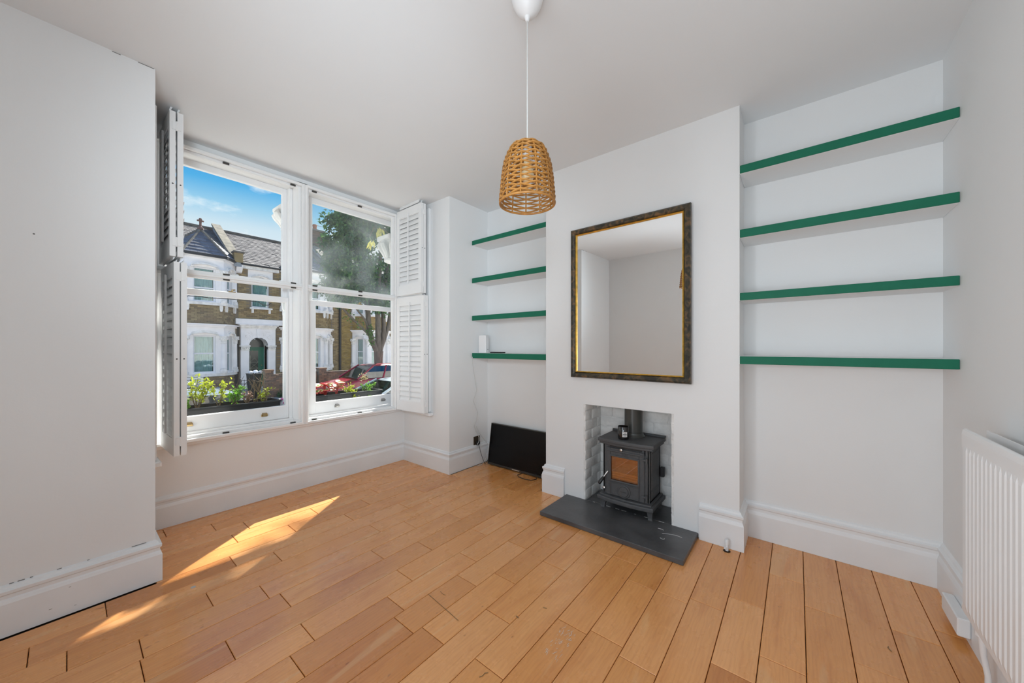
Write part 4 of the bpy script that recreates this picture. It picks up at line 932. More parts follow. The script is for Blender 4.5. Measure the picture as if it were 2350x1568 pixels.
def colm(root, x, y, z0, z1, zb, zc, r_):
    m_ = MB(); m_.lathe([(r_, zb), (r_ * .92, zc)], (x, y, 0), 12); m_.build('column', HW, root, True)
    m_ = MB(); m_.lathe([(r_ * 1.5, z0), (r_ * 1.5, z0 + (zb - z0) * .5), (r_ * 1.25, z0 + (zb - z0) * .55), (r_ * 1.3, zb - .02), (r_, zb)], (x, y, 0), 12); m_.build('column_base', HWD, root, True)
    m_ = MB(); m_.lathe([(r_ * .95, zc), (r_ * 1.25, zc + .02), (r_ * 1.05, zc + .05), (r_ * 1.15, zc + (z1 - zc) * .5), (r_ * 1.75, z1 - .05), (r_ * 1.75, z1)], (x, y, 0), 12)
    for j in range(8):
        a = j * math.pi / 4; rr = r_ * 1.45; p = (x + rr * math.cos(a), y + rr * math.sin(a), zc + (z1 - zc) * .62); m_.lathe([(0, -.05), (.035, -.03), (.045, .02), (.02, .06), (0, .065)], p, 6)
    m_.build('capital', HWD, root)
def slate_facet(root, P0, P1, A, rowh, wd, m, name='slate', rnd=None, top=.97):
    P0, P1, A = Vector(P0), Vector(P1), Vector(A); mid = (P0 + P1) / 2; hgt = (A - mid).length; rows = int(hgt * top / rowh); nrm = (P1 - P0).cross(A - P0).normalized()
    if nrm.z < 0: nrm = -nrm
    for i in range(rows):
        f0, f1 = i * rowh / hgt, min((i + 1) * rowh * 1.04 / hgt, 1); l0, r0, l1, r1 = P0.lerp(A, f0), P1.lerp(A, f0), P0.lerp(A, f1), P1.lerp(A, f1)
        wl = (r0 - l0).length; ud = (r0 - l0).normalized() if wl > 1e-6 else Vector((1, 0, 0)); off = (.5 if i % 2 else 0) * wd; c0 = l0
        s0 = (l1 - l0).dot(ud); s1 = wl - (r1 - r0).length * 0
        us = [0]; u = wd - off if off else wd
        while u < wl - .03: us.append(u); u += wd
        us.append(wl)
        sl = (l1 - l0) - ud * (l1 - l0).dot(ud); e0 = (l1 - l0).dot(ud); e1 = wl + (r1 - r0).dot(ud)
        for a, b in zip(us, us[1:]):
            ta, tb = max(min(a, e1), e0), max(min(b, e1), e0)
            if b - a < .04: continue
            g = .004; q0, q1, q2, q3 = l0 + ud * (a + g), l0 + ud * (b - g), l0 + ud * max(tb - g, ta) + sl, l0 + ud * (ta + g if tb > ta else ta) + sl
            th = .022; mb = MB(); mb.add([q0 + nrm * (th + .006), q1 + nrm * (th + .006), q2 + nrm * .006, q3 + nrm * .006, q0 + nrm * .004, q1 + nrm * .004, q2, q3], [(0, 1, 2, 3), (1, 0, 4, 5), (2, 1, 5, 6), (3, 2, 6, 7), (0, 3, 7, 4)])
            mb.build(name, m, root)

def bay(root, c, brm, rnd, detail=True):
    Fs = [Facet((c - 1.30, 22.0), (c - .70, 21.3)), Facet((c - .70, 21.3), (c + .70, 21.3)), Facet((c + .70, 21.3), (c + 1.30, 22.0))]
    bk = MB(); core = MB(); wh = MB()
    for i, F in enumerate(Fs):
        Ln = F.len; mid = Ln / 2; hw = .40 if i == 1 else .20
        F.box(core, 0, Ln, -.25, 0, -1.0, -.17); F.box(core, 0, Ln, -.25, 0, 2.20, 3.2)
        F.bricks(bk, 0, Ln, -.95, -.18, [(.05, .72, -.9, -.18)] if (i == 1 and detail) else [], rnd); F.bricks(bk, 0, Ln, 2.27, 3.16, [], rnd)
        for z0, z1, w0, w1 in ((-.17, 2.2, .0, 1.73), (3.16, 5.36, 3.30, 4.86)):
            F.box(wh, 0, mid - hw, -.25, .02, z0, z1); F.box(wh, mid + hw, Ln, -.25, .02, z0, z1); F.box(wh, mid - hw, mid + hw, -.25, .02, z0, w0); F.box(wh, mid - hw, mid + hw, -.25, .02, w1, z1)
    b_ = stuff(bk.build('brickwork', brm, root)); core.build('wall_core', MORT, root); wh.build('bay_wall', HW, root)
    for i, F in enumerate(Fs):
        Ln = F.len; mid = Ln / 2; hw = .40 if i == 1 else .20
        hwindow(root, F, mid - hw, mid + hw, 0, 1.73, meet=.90, fw=.06 if i == 1 else .045)
        hwindow(root, F, mid - hw, mid + hw, 3.30, 4.86, meet=3.93 if i == 1 else 4.0, fw=.06 if i == 1 else .045, curt=CURT)
        hood(root, F, mid - hw - .07, mid + hw + .07, 1.76, .09, 0, .15, .06); hood(root, F, mid - hw - .07, mid + hw + .07, 4.88, .10, 0, .15, .06)
        for z0, z1, pr, nm in ((-.17, -.04, .10, 'sill'), (3.14, 3.27, .13, 'sill'), (2.20, 2.27, .17, 'cornice'), (2.12, 2.20, .09, 'cornice'), (5.30, 5.37, .10, 'eaves_board')):
            m_ = MB(); ex = pr * .42; F.box(m_, -ex, Ln + ex, -.02, pr, z0, z1); m_.build(nm, HWD if nm == 'sill' else HW, root)
        m_ = MB(); F.box(m_, -.07, Ln + .07, 0, .19, 5.37, 5.46); m_.build('gutter', GUT, root)
        for u in ((.12, Ln - .12) if i != 1 else (.10, Ln - .10)):
            m_ = MB(); F.poly(m_, [(u - .06, 3.14), (u - .06, 2.98), (u - .03, 2.86), (u + .03, 2.86), (u + .06, 2.98), (u + .06, 3.14)], .0, .10); m_.build('bracket', HWD, root)
    for F, u in ((Fs[0], .05), (Fs[1], -.0), (Fs[1], Fs[1].len), (Fs[2], Fs[2].len - .06)):
        q = F.P(u, .03, 0)
        colm(root, q[0], q[1], -.04, 1.72, .20, 1.36, .105); colm(root, q[0], q[1], 3.27, 4.82, 3.45, 4.50, .095)
    # bay roof
    zb = 5.47; A = (c, 22.1, 6.77); B = [(c - 1.46, 21.95, zb), (c - .79, 21.13, zb), (c + .79, 21.13, zb), (c + 1.46, 21.95, zb)]
    m_ = MB(); BK = (c, 24.2, 6.77); m_.add([*B, A, BK, (c - 1.46, 21.95, zb), (c + 1.46, 21.95, zb)], [(0, 1, 4), (1, 2, 4), (2, 3, 4), (4, 3, 5), (0, 4, 5)]); br_ = m_.build('bay_roof', LEAD, root)
    rr = random.Random(3)
    for p, q in ((B[0], B[1]), (B[1], B[2]), (B[2], B[3])): slate_facet(br_, p, q, A, .205, .26, SLB, rnd=rr)
    for p in B[:4]:
        m_ = MB(); m_.tube([Vector(p).lerp(Vector(A), .02) + Vector((0, 0, .02)), Vector(A) + Vector((0, 0, .03))], .055, 7); m_.build('hip_tile', RIDGE, br_)
    m_ = MB(); m_.tube([Vector(A) + Vector((0, 0, .03)), Vector(BK) + Vector((0, 0, .03))], .055, 7); m_.build('ridge_tile', RIDGE, br_)
    m_ = MB(); a = Vector(A); m_.lathe([(.13, 0), (.10, .10), (.05, .16), (.045, .30), (.05, .34), (.045, .42), (.07, .47), (.05, .53), (0, .55)], (a.x, a.y, a.z), 8)
    m_.bbox(a.x - .13, a.x + .13, a.y - .035, a.y + .035, a.z + .38, a.z + .45, .015); m_.build('finial', mat('terracotta_dark', (.17, .10, .085), .9), br_)

def house(label, xa, xb, bayc, brm, seed, side_holes=(), extra=None):
    root = thing('terraced_house', label, 'house', ((xa + xb) / 2, 22.0, GZ)); rnd = random.Random(seed)
    F = Facet((xa, 22.0), (xb, 22.0))
    m_ = MB()
    if seed == 2:      # leave the porch and the window over it open
        m_.box(xa, 5.80, 22.0, 22.35, -1, 5.4); m_.box(6.73, bayc - 1.25, 22.0, 22.35, -1, 5.4); m_.box(6.63, 6.73, 22.0, 22.35, -1, 3.26); m_.box(5.80, 6.63, 22.0, 22.35, 1.70, 3.26); m_.box(5.80, 5.95, 22.0, 22.35, 3.26, 4.86); m_.box(5.80, 6.73, 22.0, 22.35, 4.86, 5.4)
    else: m_.box(xa, bayc - 1.25, 22.0, 22.35, -1, 5.4)
    m_.box(bayc + 1.25, xb, 22.0, 22.35, -1, 5.4); m_.box(bayc - 1.25, bayc + 1.25, 22.6, 22.7, -1, 5.4)
    if extra is None: m_.build('wall', MORT, root)
    holes = [(bayc - 1.30 - xa, bayc + 1.30 - xa, -2, 9)] + [(h[0] - xa, h[1] - xa, h[2], h[3]) for h in side_holes]
    bk = MB(); F.bricks(bk, 0, xb - xa, -.93, 5.36, holes, rnd); stuff(bk.build('brickwork', brm, root))
    bay(root, bayc, brm, rnd, detail=(seed == 1))
    # main roof
    ya, za, yr, zr_ = 21.78, 5.42, 26.0, 7.86
    m_ = MB(); m_.add([(xa, ya, za), (xb, ya, za), (xb, yr, zr_), (xa, yr, zr_), (xb, yr + 4.2, za), (xa, yr + 4.2, za)], [(0, 1, 2, 3), (3, 2, 4, 5)]); rf = m_.build('roof', ROOFT[2], root)
    tl = MB(); S = math.hypot(yr - ya, zr_ - za); dy, dz = (yr - ya) / S, (zr_ - za) / S; ny, nz_ = -dz, dy; ex = .255; nrow_ = int(S / ex)
    for i in range(nrow_ + 1):
        s0 = i * ex; s1 = min(s0 + ex * 1.1, S); x = xa - (.11 if i % 2 else 0)
        while x < xb:
            a, b = max(x, xa), min(x + .215, xb); th = .03 + rnd.uniform(-.006, .01); tl.mi = rnd.choice((0, 0, 1, 1, 2, 3))
            y_in = (ya + dy * (s0 + .1)); zz_ = za + dz * (s0 + .1)
            inbay = bayc - 1.4 < (a + b) / 2 < bayc + 1.4 and abs((a + b) / 2 - bayc) < 1.38 * (1 - (zz_ - 5.47) / 1.30)
            if b - a > .04 and not inbay and rnd.random() > .004:
                def Q(xx, s, t): return (xx, ya + dy * s + ny * t, za + dz * s + nz_ * t)
                tl.add([Q(a + .003, s0, th), Q(b - .003, s0, th), Q(b - .003, s1, .012), Q(a + .003, s1, .012), Q(a + .003, s0, 0), Q(b - .003, s0, 0)], [(0, 1, 2, 3), (1, 0, 4, 5)])
            x += .22
    stuff(tl.build('roof_slates', ROOFT, rf))
    m_ = MB(); m_.tube([(xa, yr, zr_ + .05), (xb, yr, zr_ + .05)], .10, 8); m_.build('ridge_tile', RIDGE, rf)
    for a, b in ((xa, bayc - 1.5), (bayc + 1.5, xb)):
        if b - a > .3:
            m_ = MB(); m_.bbox(a, b, 21.80, 21.99, 5.18, 5.36, .01); m_.build('eaves_board', HWD, root)
            m_ = MB(); m_.bbox(a, b, 21.70, 21.84, 5.34, 5.43, .02); m_.build('gutter', GUT, root)
    return root, F
def parapet(root, x0, x1):
    m_ = MB(); m_.add([(x0, 21.70, 5.45), (x1, 21.70, 5.45), (x1, 26.0, 8.15), (x0, 26.0, 8.15), (x0, 21.70, 5.2), (x1, 21.70, 5.2), (x1, 26.0, 7.6), (x0, 26.0, 7.6)], [(0, 1, 2, 3), (0, 3, 7, 4), (2, 1, 5, 6), (1, 0, 4, 5), (3, 2, 6, 7)]); m_.build('party_wall', LEAD, root)
    m_ = MB(); m_.add([(x0 - .04, 21.66, 5.50), (x1 + .06, 21.66, 5.50), (x1 + .06, 26.0, 8.24), (x0 - .04, 26.0, 8.24), (x0 - .04, 21.66, 5.42), (x1 + .06, 21.66, 5.42), (x1 + .06, 26.0, 8.13), (x0 - .04, 26.0, 8.13)], [(0, 1, 2, 3), (0, 3, 7, 4), (2, 1, 5, 6), (1, 0, 4, 5), (3, 2, 6, 7)]); m_.build('coping', mat('coping_stone', (.25, .215, .16), .95, var=.35, vscale=4, bump=.4, bscale=10), root)
    m_ = MB(); m_.bbox(x0 - .02, x1 + .04, 21.62, 21.98, 5.42, 5.88, .01); m_.build('kneeler', BR[1][1], root)
    m_ = MB(); m_.bbox(x0 - .07, x1 + .10, 21.56, 22.0, 5.86, 5.96, .02); m_.build('kneeler_cap', RIDGE, root)
    m_ = MB(); m_.prism([(22.0, 4.92), (21.86, 4.98), (21.72, 5.2), (21.70, 5.32), (22.0, 5.32)], 0, x0 + .12, x1 + .06); m_.build('corbel', HW, root)
h1, F1 = house('white bay terraced house with slate bay roof and finial, left of the green door', .3, 5.4, 3.95, BR[0], 1)
parapet(h1, 5.16, 5.46)
m_ = MB(); m_.bbox(3.32, 3.90, 21.20, 21.32, -.62, -.19, .01); m_.build('basement_window', HW, h1)
m_ = MB(); m_.tube([(5.37, 21.95, 2.2), (5.37, 21.95, -.9)], .022, 8); m_.build('downpipe', GUT, h1)
m_ = MB(); m_.tube([(5.28, 21.95, -.15), (5.28, 21.95, -.9)], .05, 8); m_.build('downpipe', GUT, h1)
h0, F0 = house('white bay terraced house at the end of the row opposite, beyond the folded shutters', -4.6, .3, -.75, BR[0], 4)
h2, F2 = house('terraced house with the arched white porch and green front door opposite', 5.4, 10.6, 8.65, BR[1], 2, side_holes=[(5.45, 7.0, -2, 2.30), (5.25, 7.34, 2.15, 2.64), (5.93, 6.73, 3.2, 4.98), (5.80, 6.88, 4.6, 5.2)])
G2 = Facet((0, 22.0), (20, 22.0))
m_ = MB(); G2.box(m_, 5.46, 5.80, -.02, .20, -.93, 1.27); G2.box(m_, 6.63, 6.97, -.02, .20, -.93, 1.27)
arc = [(6.215 + .415 * math.cos(t), 1.27 + .415 * math.sin(t)) for t in [math.pi - math.pi * i / 16 for i in range(17)]]
G2.poly(m_, [(5.46, 1.27)] + arc + [(6.97, 1.27), (6.97, 2.14), (5.46, 2.14)], -.02, .20)
m_.build('porch_wall', HW, h2)
m_ = MB()
for xx in (5.79, 6.63): m_.box(xx, xx + .01, 22.0, 22.5, -.93, 1.27)
k = 16; vs_ = []
for (u, z) in arc: vs_ += [(u, 21.82, z), (u, 22.5, z)]
m_.add(vs_, [(2 * i, 2 * i + 1, 2 * i + 3, 2 * i + 2) for i in range(k)]); m_.box(5.79, 6.64, 21.8, 22.5, -.93, -.90); m_.build('porch_reveal', HW, h2)
for xx in (5.63, 6.80):
    m_ = MB(); m_.bbox(xx - .21, xx + .21, 21.74, 22.0, 1.21, 1.29, .01); m_.bbox(xx - .18, xx + .18, 21.77, 22.0, 1.02, 1.06, .01); m_.bbox(xx - .17, xx + .17, 21.78, 22.0, 1.06, 1.21, .01)
    for j in range(5): m_.lathe([(0, -.06), (.035, -.03), (.042, .03), (0, .07)], (xx - .15 + .075 * j, 21.775, 1.135), 6)
    m_.build('porch_capital', HWD, h2)
m_ = MB(); rr = random.Random(9)
for cxx in (5.86, 6.62):
    for i in range(26):
        m_.lathe([(0, -.012), (.02, -.008), (.024, .006), (0, .012)], (cxx + rr.uniform(-.22, .22), 21.795, 1.80 + rr.uniform(-.24, .20)), 5)
    # keep the carving clear of the arch
m_.build('carved_relief', HWD, h2)['kind'] = 'stuff'
m_ = MB(); G2.poly(m_, [(6.14, 1.66), (6.29, 1.66), (6.34, 2.12), (6.09, 2.12)], .18, .26); m_.build('keystone', HW, h2)
m_ = MB(); m_.bbox(5.36, 7.08, 21.66, 22.0, 2.28, 2.35, .01); m_.bbox(5.42, 7.02, 21.72, 22.0, 2.20, 2.28, .01); m_.bbox(5.45, 6.98, 21.76, 22.0, 2.13, 2.20, .01); m_.build('porch_cornice', HWD, h2)
m_ = MB(); m_.bbox(5.24, 7.34, 21.78, 22.0, 2.35, 2.63, .01); m_.build('name_band', HW, h2)
dd_ = MB(); dd_.box(5.80, 6.63, 22.45, 22.50, -.90, 1.15); door2 = dd_.build('front_door', DGREEN, h2)
m_ = MB(); m_.box(5.80, 6.63, 22.46, 22.48, 1.17, 1.69); m_.build('fanlight', mat('fanlight_glass', (.05, .06, .06), .1), h2)
m_ = MB(); m_.box(5.80, 6.63, 22.43, 22.50, 1.13, 1.19); m_.build('transom', DGREEN, h2)
m_ = MB(); m_.box(5.90, 6.36, 22.435, 22.452, -.25, 1.00); dg = m_.build('door_glass', mat('leaded_glass', (.045, .065, .055), .15), door2)
CAME = mat('lead_came', (.52, .52, .42), .6)
m_ = MB()
for z in (.07, .38): m_.box(5.90, 6.36, 22.425, 22.436, z, z + .018)
m_.box(6.0, 6.018, 22.425, 22.436, -.25, .75)
for a, b in (((6.02, .09), (6.34, .37)), ((6.34, .09), (6.02, .37)), ((6.02, -.2), (6.34, .06)), ((6.34, -.2), (6.02, .06)), ((6.0, .40), (6.2, .62)), ((6.36, .40), (6.2, .62))): m_.tube([(a[0], 22.43, a[1]), (b[0], 22.43, b[1])], .005, 4)
m_.build('glazing_lead', CAME, door2)['kind'] = 'stuff'
for xx, z, w_, h_ in ((6.12, -.32, .16, .03), (5.86, -.15, .10, .02), (6.50, .20, .04, .04), (6.08, .98, .07, .02)):
    m_ = MB(); m_.bbox(xx, xx + w_, 22.42, 22.45, z, z + h_, .004); m_.build('door_fitting', BRASS, door2)
FW = Facet((5.9, 22.0), (6.9, 22.0)); hwindow(h2, FW, .05, .83, 3.26, 4.86, t=-.06, meet=3.93)
m_ = MB(); m_.bbox(5.86, 6.86, 21.86, 22.0, 3.16, 3.25, .01); m_.build('sill', HWD, h2)
for xx in (5.98, 6.74): m_ = MB(); m_.bbox(xx - .05, xx + .05, 21.90, 22.0, 2.96, 3.16, .01); m_.build('bracket', HWD, h2)
m_ = MB(); FW.poly(m_, [(-.11, 4.62), (.02, 4.60), (.10, 4.74), (.44, 4.86), (.78, 4.74), (.86, 4.60), (.99, 4.62), (.99, 5.18), (-.11, 5.18)], 0, .05); m_.build('lintel', HW, h2)
hood(h2, FW, .06, .82, 4.80, .10, 0, .14, .05)
m_ = MB(); m_.tube([(10.48, 21.94, 5.3), (10.48, 21.94, -.9)], .065, 10); m_.build('downpipe', GUT, h2)
h3, F3 = house('yellow brick terraced house with a white bay behind the street tree', 10.6, 17.2, 12.6, BR[2], 3)
parapet(h3, 10.45, 10.75)
chs = thing('chimney_stack', 'brick chimney stack with a terracotta pot on the roof ridge left of the tree', 'chimney', (10.8, 26.2, 7.8))
FC = Facet((10.45, 25.8), (11.2, 25.8)); bk = MB(); FC.bricks(bk, 0, .75, 7.5, 9.15, [], random.Random(8)); stuff(bk.build('brickwork', BR[3], chs)); m_ = MB(); m_.box(10.46, 11.19, 25.81, 26.7, 7.4, 9.15); m_.build('stack', BR[3][0], chs); m_ = MB(); m_.bbox(10.38, 11.27, 25.7, 26.8, 9.15, 9.27, .01); m_.build('cap', RIDGE, chs)
m_ = MB(); m_.lathe([(.14, 9.27), (.12, 9.5), (.15, 9.62), (.12, 9.68), (.1, 9.68)], (10.72, 26.1, 0), 14); m_.build('pot', mat('terracotta', (.36, .13, .07), .9), chs)

# ---- front garden walls, railings, bin
def garden_wall(label, x0, x1, zt, px0, px1, pz, seed):
    root = thing('garden_wall', label, 'wall', ((x0 + x1) / 2, 17.2, GZ)); rnd = random.Random(seed); F = Facet((x0, 17.1), (x1, 17.1))
    m_ = MB(); m_.box(x0, x1, 17.1, 17.3, -.93, zt - .02); m_.build('core', MORT, root)
    bk = MB(); F.bricks(bk, 0, x1 - x0, -.92, zt - .05, [], rnd); stuff(bk.build('brickwork', BR[3], root))
    m_ = MB(); x = x0
    cp = []
    while x < x1:
        q = MB(); q.bbox(x, min(x + .105, x1) - .004, 17.07, 17.33, zt - .06, zt + rnd.uniform(-.004, .006), .006); q.build('coping_brick', BR[3][rnd.choice((0, 1, 2))], root); x += .11
    P_ = Facet((px0, 17.06), (px1, 17.06)); bk = MB(); P_.bricks(bk, 0, px1 - px0, -.92, pz - .06, [], rnd); stuff(bk.build('pier_brickwork', BR[3], root))
    m_ = MB(); m_.box(px0, px1, 17.065, 17.36, -.92, pz - .06); m_.build('pier', MORT, root); m_ = MB(); m_.bbox(px0 - .02, px1 + .02, 17.03, 17.40, pz - .06, pz, .01); m_.build('pier_cap', BR[3][3], root)
garden_wall('low dark brick garden wall with a pier beside the green door opposite', 5.38, 7.1, .05, 5.08, 5.38, .26, 5)
garden_wall('long low dark brick garden wall behind the red car', 7.5, 11.5, .06, 7.2, 7.52, .24, 6)
rl = thing('iron_railing', 'short black iron railing in front of the white basement window opposite', 'railing', (2.95, 17.5, GZ))
for zz in (-.03, -.12, -.34): m_ = MB(); m_.tube([(2.3, 17.5, zz), (3.12, 17.5, zz)], .010, 6); m_.build('rail', IRONDK, rl)
for i in range(7): m_ = MB(); m_.tube([(2.30 + .136 * i, 17.5, -.93), (2.30 + .136 * i, 17.5, .0)], .010, 6); m_.build('baluster', IRONDK, rl)
for i in range(6):
    m_ = MB(); c0 = Vector((2.37 + .136 * i, 17.5, -.23)); m_.tube([c0 + Vector((.045 * (1 - t / 16) * math.cos(t * .8), 0, .06 * (1 - t / 16) * math.sin(t * .8))) for t in range(13)], .006, 5); m_.build('scroll', IRONDK, rl)
gt = thing('iron_gate', 'black iron scrollwork gate beside the brick pier opposite', 'gate', (4.6, 17.25, GZ))
for xx in (4.28, 4.74): m_ = MB(); m_.tube([(xx, 17.25, -.92), (xx, 17.25, .08 if xx > 4.5 else -.1)], .022, 8); m_.lathe([(0, .06), (.03, .08), (.035, .11), (0, .15)], (xx, 17.25, 0 if xx > 4.5 else -.18), 8); m_.build('gate_post', IRONDK, gt)
for zz in (-.14, -.28, -.80): m_ = MB(); m_.tube([(4.28, 17.25, zz), (4.74, 17.25, zz)], .010, 6); m_.build('rail', IRONDK, gt)
for i in range(5): m_ = MB(); m_.tube([(4.34 + .085 * i, 17.25, -.80), (4.34 + .085 * i, 17.25, -.14 + .03 * i)], .008, 6); m_.build('baluster', IRONDK, gt)
wb = thing('wheelie_bin', 'dark green wheelie bin with white sacks on top, by the brick pier opposite', 'bin', (4.92, 17.5, GZ))
m_ = MB(); m_.add([(4.72, 17.45, -.93), (5.02, 17.45, -.93), (5.02, 17.85, -.93), (4.72, 17.85, -.93), (4.66, 17.38, .06), (5.06, 17.38, .06), (5.06, 17.92, .06), (4.66, 17.92, .06)], [(0, 3, 2, 1), (4, 5, 6, 7), (0, 1, 5, 4), (1, 2, 6, 5), (2, 3, 7, 6), (3, 0, 4, 7)]); m_.build('body', mat('bin_plastic', (.012, .016, .015), .5), wb)
m_ = MB(); m_.bbox(4.64, 5.08, 17.35, 17.95, .06, .10, .015); m_.build('lid', mat('bin_lid', (.02, .026, .026), .45), wb)
rr = random.Random(2)
for i, (xx, yy, s_) in enumerate(((4.70, 17.50, .085), (4.87, 17.5, .10), (5.04, 17.52, .085))):
    bm = bmesh.new(); bmesh.ops.create_icosphere(bm, subdivisions=2, radius=s_)
    for v in bm.verts: v.co *= 1 + rr.uniform(-.18, .18); v.co.z *= .75
    m_ = MB(); bm.verts.index_update()
    for v in bm.verts: v.co += Vector((xx, yy, .10 + s_ * .62))
    m_.frombm(bm); o = m_.build('rubbish_sack', mat('sack_white', (.62, .66, .74), .4) if i == 0 else MATS['sack_white'], None, True, loc=(xx, yy, .1))
    tag(o, ('small crumpled sack at the far end of the wheelie bin lid', 'largest crumpled sack in the middle of the wheelie bin lid', 'small crumpled sack on the wheelie bin lid nearest the brick pier')[i], 'sack', 'sacks on the bin')
hg = thing('hedge_plant', 'low dark green hedge at the foot of the garden wall opposite', 'hedge', (5.9, 16.95, -.91)); m_ = MB(); rr = random.Random(31)
for i in range(700): leaf(m_, Vector((rr.uniform(5.45, 6.7), rr.uniform(16.72, 16.94), -.91 + abs(rr.gauss(0, .13)))), rv(rr, .3), Vector((0, 0, 1)), .07, .04)
stuff(m_.build('foliage', LEAFD, hg))
hg = thing('garden_shrub', 'bare brown garden shrub in front of the brick bay base opposite', 'shrub', (3.9, 17.6, -.93))
for i in range(26):
    b = Vector((3.9 + rr.uniform(-.4, .4), 17.6, -.93)); t = b + Vector((rr.uniform(-.5, .5), rr.uniform(-.2, .2), rr.uniform(.5, 1.0))); m_ = MB(); m_.tube([b, b.lerp(t, .5) + Vector((0, 0, .08)), t], [.02, .013, .006], 5); m_.build('twig', TWIG, hg)

# ---- trees
def tree(label, base, trunk_r, stems, crown, nleaf, lsz, mats, seed, lumps=None, group=None):
    root = thing('street_tree', label, 'tree', base, group); rnd = random.Random(seed); b = Vector(base)
    for nm, pts, rs in stems:
        m_ = MB(); m_.tube(pts, rs, 10); m_.build(nm, BARK, root, True)
    cl_ = []
    for c, r_, n in crown:
        for i in range(n):
            d = rv(rnd); rr_ = rnd.uniform(.35, 1) ** .5
            cl_.append((Vector(c) + Vector((d.x * r_[0], d.y * r_[1], d.z * r_[2])) * rr_, rnd.uniform(.28, .52)))
    ms = [MB() for _ in mats]
    for i in range(nleaf):
        c, s_ = rnd.choice(cl_); p = c + rv(rnd) * s_ * rnd.random() ** .5; mb = ms[min(int(rnd.random() ** 1.4 * len(mats)), len(mats) - 1)]
        leaf(mb, p, rv(rnd, -.5), rv(rnd, 1.2), lsz * rnd.uniform(.7, 1.3), lsz * rnd.uniform(.45, .7))
    for mb, m in zip(ms, mats): stuff(mb.build('foliage', m, root))
    return root
TB = (9.08, 15.2, -.93)
stems = [('trunk', [(9.08, 15.2, -.95), (9.07, 15.2, -.3), (9.05, 15.2, .5), (9.06, 15.2, 1.0)], [.24, .20, .185, .21]),
         ('bough', [(9.02, 15.2, .9), (8.75, 15.2, 1.45), (8.60, 15.25, 2.0), (8.58, 15.3, 2.9), (8.45, 15.4, 4.2), (8.1, 15.5, 5.6)], [.13, .12, .115, .11, .09, .05]),
         ('bough', [(9.04, 15.2, .95), (9.0, 15.15, 1.6), (8.97, 15.1, 2.4), (8.93, 15.1, 3.2), (9.0, 15.0, 5), (9.1, 15.0, 6.8)], [.14, .13, .12, .11, .09, .05]),
         ('bough', [(9.10, 15.2, .95), (9.28, 15.2, 1.5), (9.32, 15.2, 2.2), (9.28, 15.2, 3.0), (9.5, 15.3, 4.6), (9.9, 15.4, 6)], [.12, .105, .10, .095, .08, .04]),
         ('bough', [(9.12, 15.2, 1.0), (9.42, 15.2, 1.75), (9.62, 15.25, 2.35), (9.72, 15.3, 2.95), (10.2, 15.5, 4.4)], [.10, .085, .08, .075, .05]),
         ('branch', [(8.78, 15.2, 1.45), (8.45, 15.15, 1.85), (7.9, 15.1, 2.3), (7.5, 15.0, 2.62), (7.2, 14.9, 2.85), (6.9, 14.8, 3.1)], [.06, .055, .05, .055, .04, .02]),
         ('branch', [(8.60, 15.2, 1.95), (8.35, 15.15, 2.45), (7.95, 15.1, 2.85), (7.6, 15.0, 3.2)], [.05, .04, .035, .02])]
crown = [((9.1, 15.2, 5.4), (2.4, 2.2, 2.3), 95), ((9.4, 15.2, 7.2), (1.7, 1.6, 1.4), 40), ((7.4, 15.0, 4.6), (1.1, 1.2, 1.4), 40), ((7.5, 15.0, 6.1), (.9, 1.0, 1.0), 26), ((7.2, 14.9, 3.5), (.8, .9, .45), 16), ((8.4, 15.0, 3.4), (1.5, 1.2, .5), 26), ((10.6, 15.3, 4.4), (1.6, 1.4, 1.6), 36), ((7.9, 15.1, 6.6), (.9, 1.0, 1.0), 20)]
tree('large leafy green street tree with a forked grey trunk across the road', TB, .2, stems, crown, 27000, .17, [LEAFD, LEAFM, LEAFD], 17)
sp = MB(); rr = random.Random(6)
for i in range(90): leaf(sp, Vector((8.62 + rr.uniform(-.16, .10), 15.0, 1.62 + rr.uniform(-.35, .55))), rv(rr), rv(rr, 1), .12, .07)
for i in range(60): t_ = rr.random(); leaf(sp, Vector((8.5 - 1.1 * t_, 15.05, 1.85 + .8 * t_)) + rv(rr) * .16, rv(rr), rv(rr, 1), .12, .07)
tr_ = [o for o in bpy.data.objects if o.name.startswith('street_tree')][0]
stuff(sp.build('trunk_sprouts', LEAFM, tr_))
tree('smaller green tree rising behind the roof ridge beside the chimney', (12.6, 30, -1), .2, [('trunk', [(12.6, 30, -1), (12.6, 30, 8)], [.25, .15])], [((12.5, 30, 9.0), (1.3, 1.2, 1.5), 40)], 2600, .22, [LEAFD, LEAFM], 19)
# kerbside tree out of view to one side: its crown breaks up the sun that reaches the floor
tree('leafy kerbside tree on the near pavement, out of sight beyond the pier', (9.3, 7.2, -.91), .2, [('trunk', [(9.3, 7.2, -.95), (9.3, 7.2, 5), (9.25, 7.1, 9)], [.17, .14, .08])],
     [((9.25, 7.12, 10.1), (2.0, 1.4, 1.4), 170)], 11000, .17, [LEAFM, LEAFD], 23)
# overhead cable
m_ = MB(); m_.tube([(10.62, 25.95, 9.60), (13.6, 31.1, 11.30), (16.6, 36.2, 13.1)], .022, 5); tag(m_.build('overhead_cable', GUT), 'thin dark overhead wire running from the chimney pot behind the street tree', 'cable')

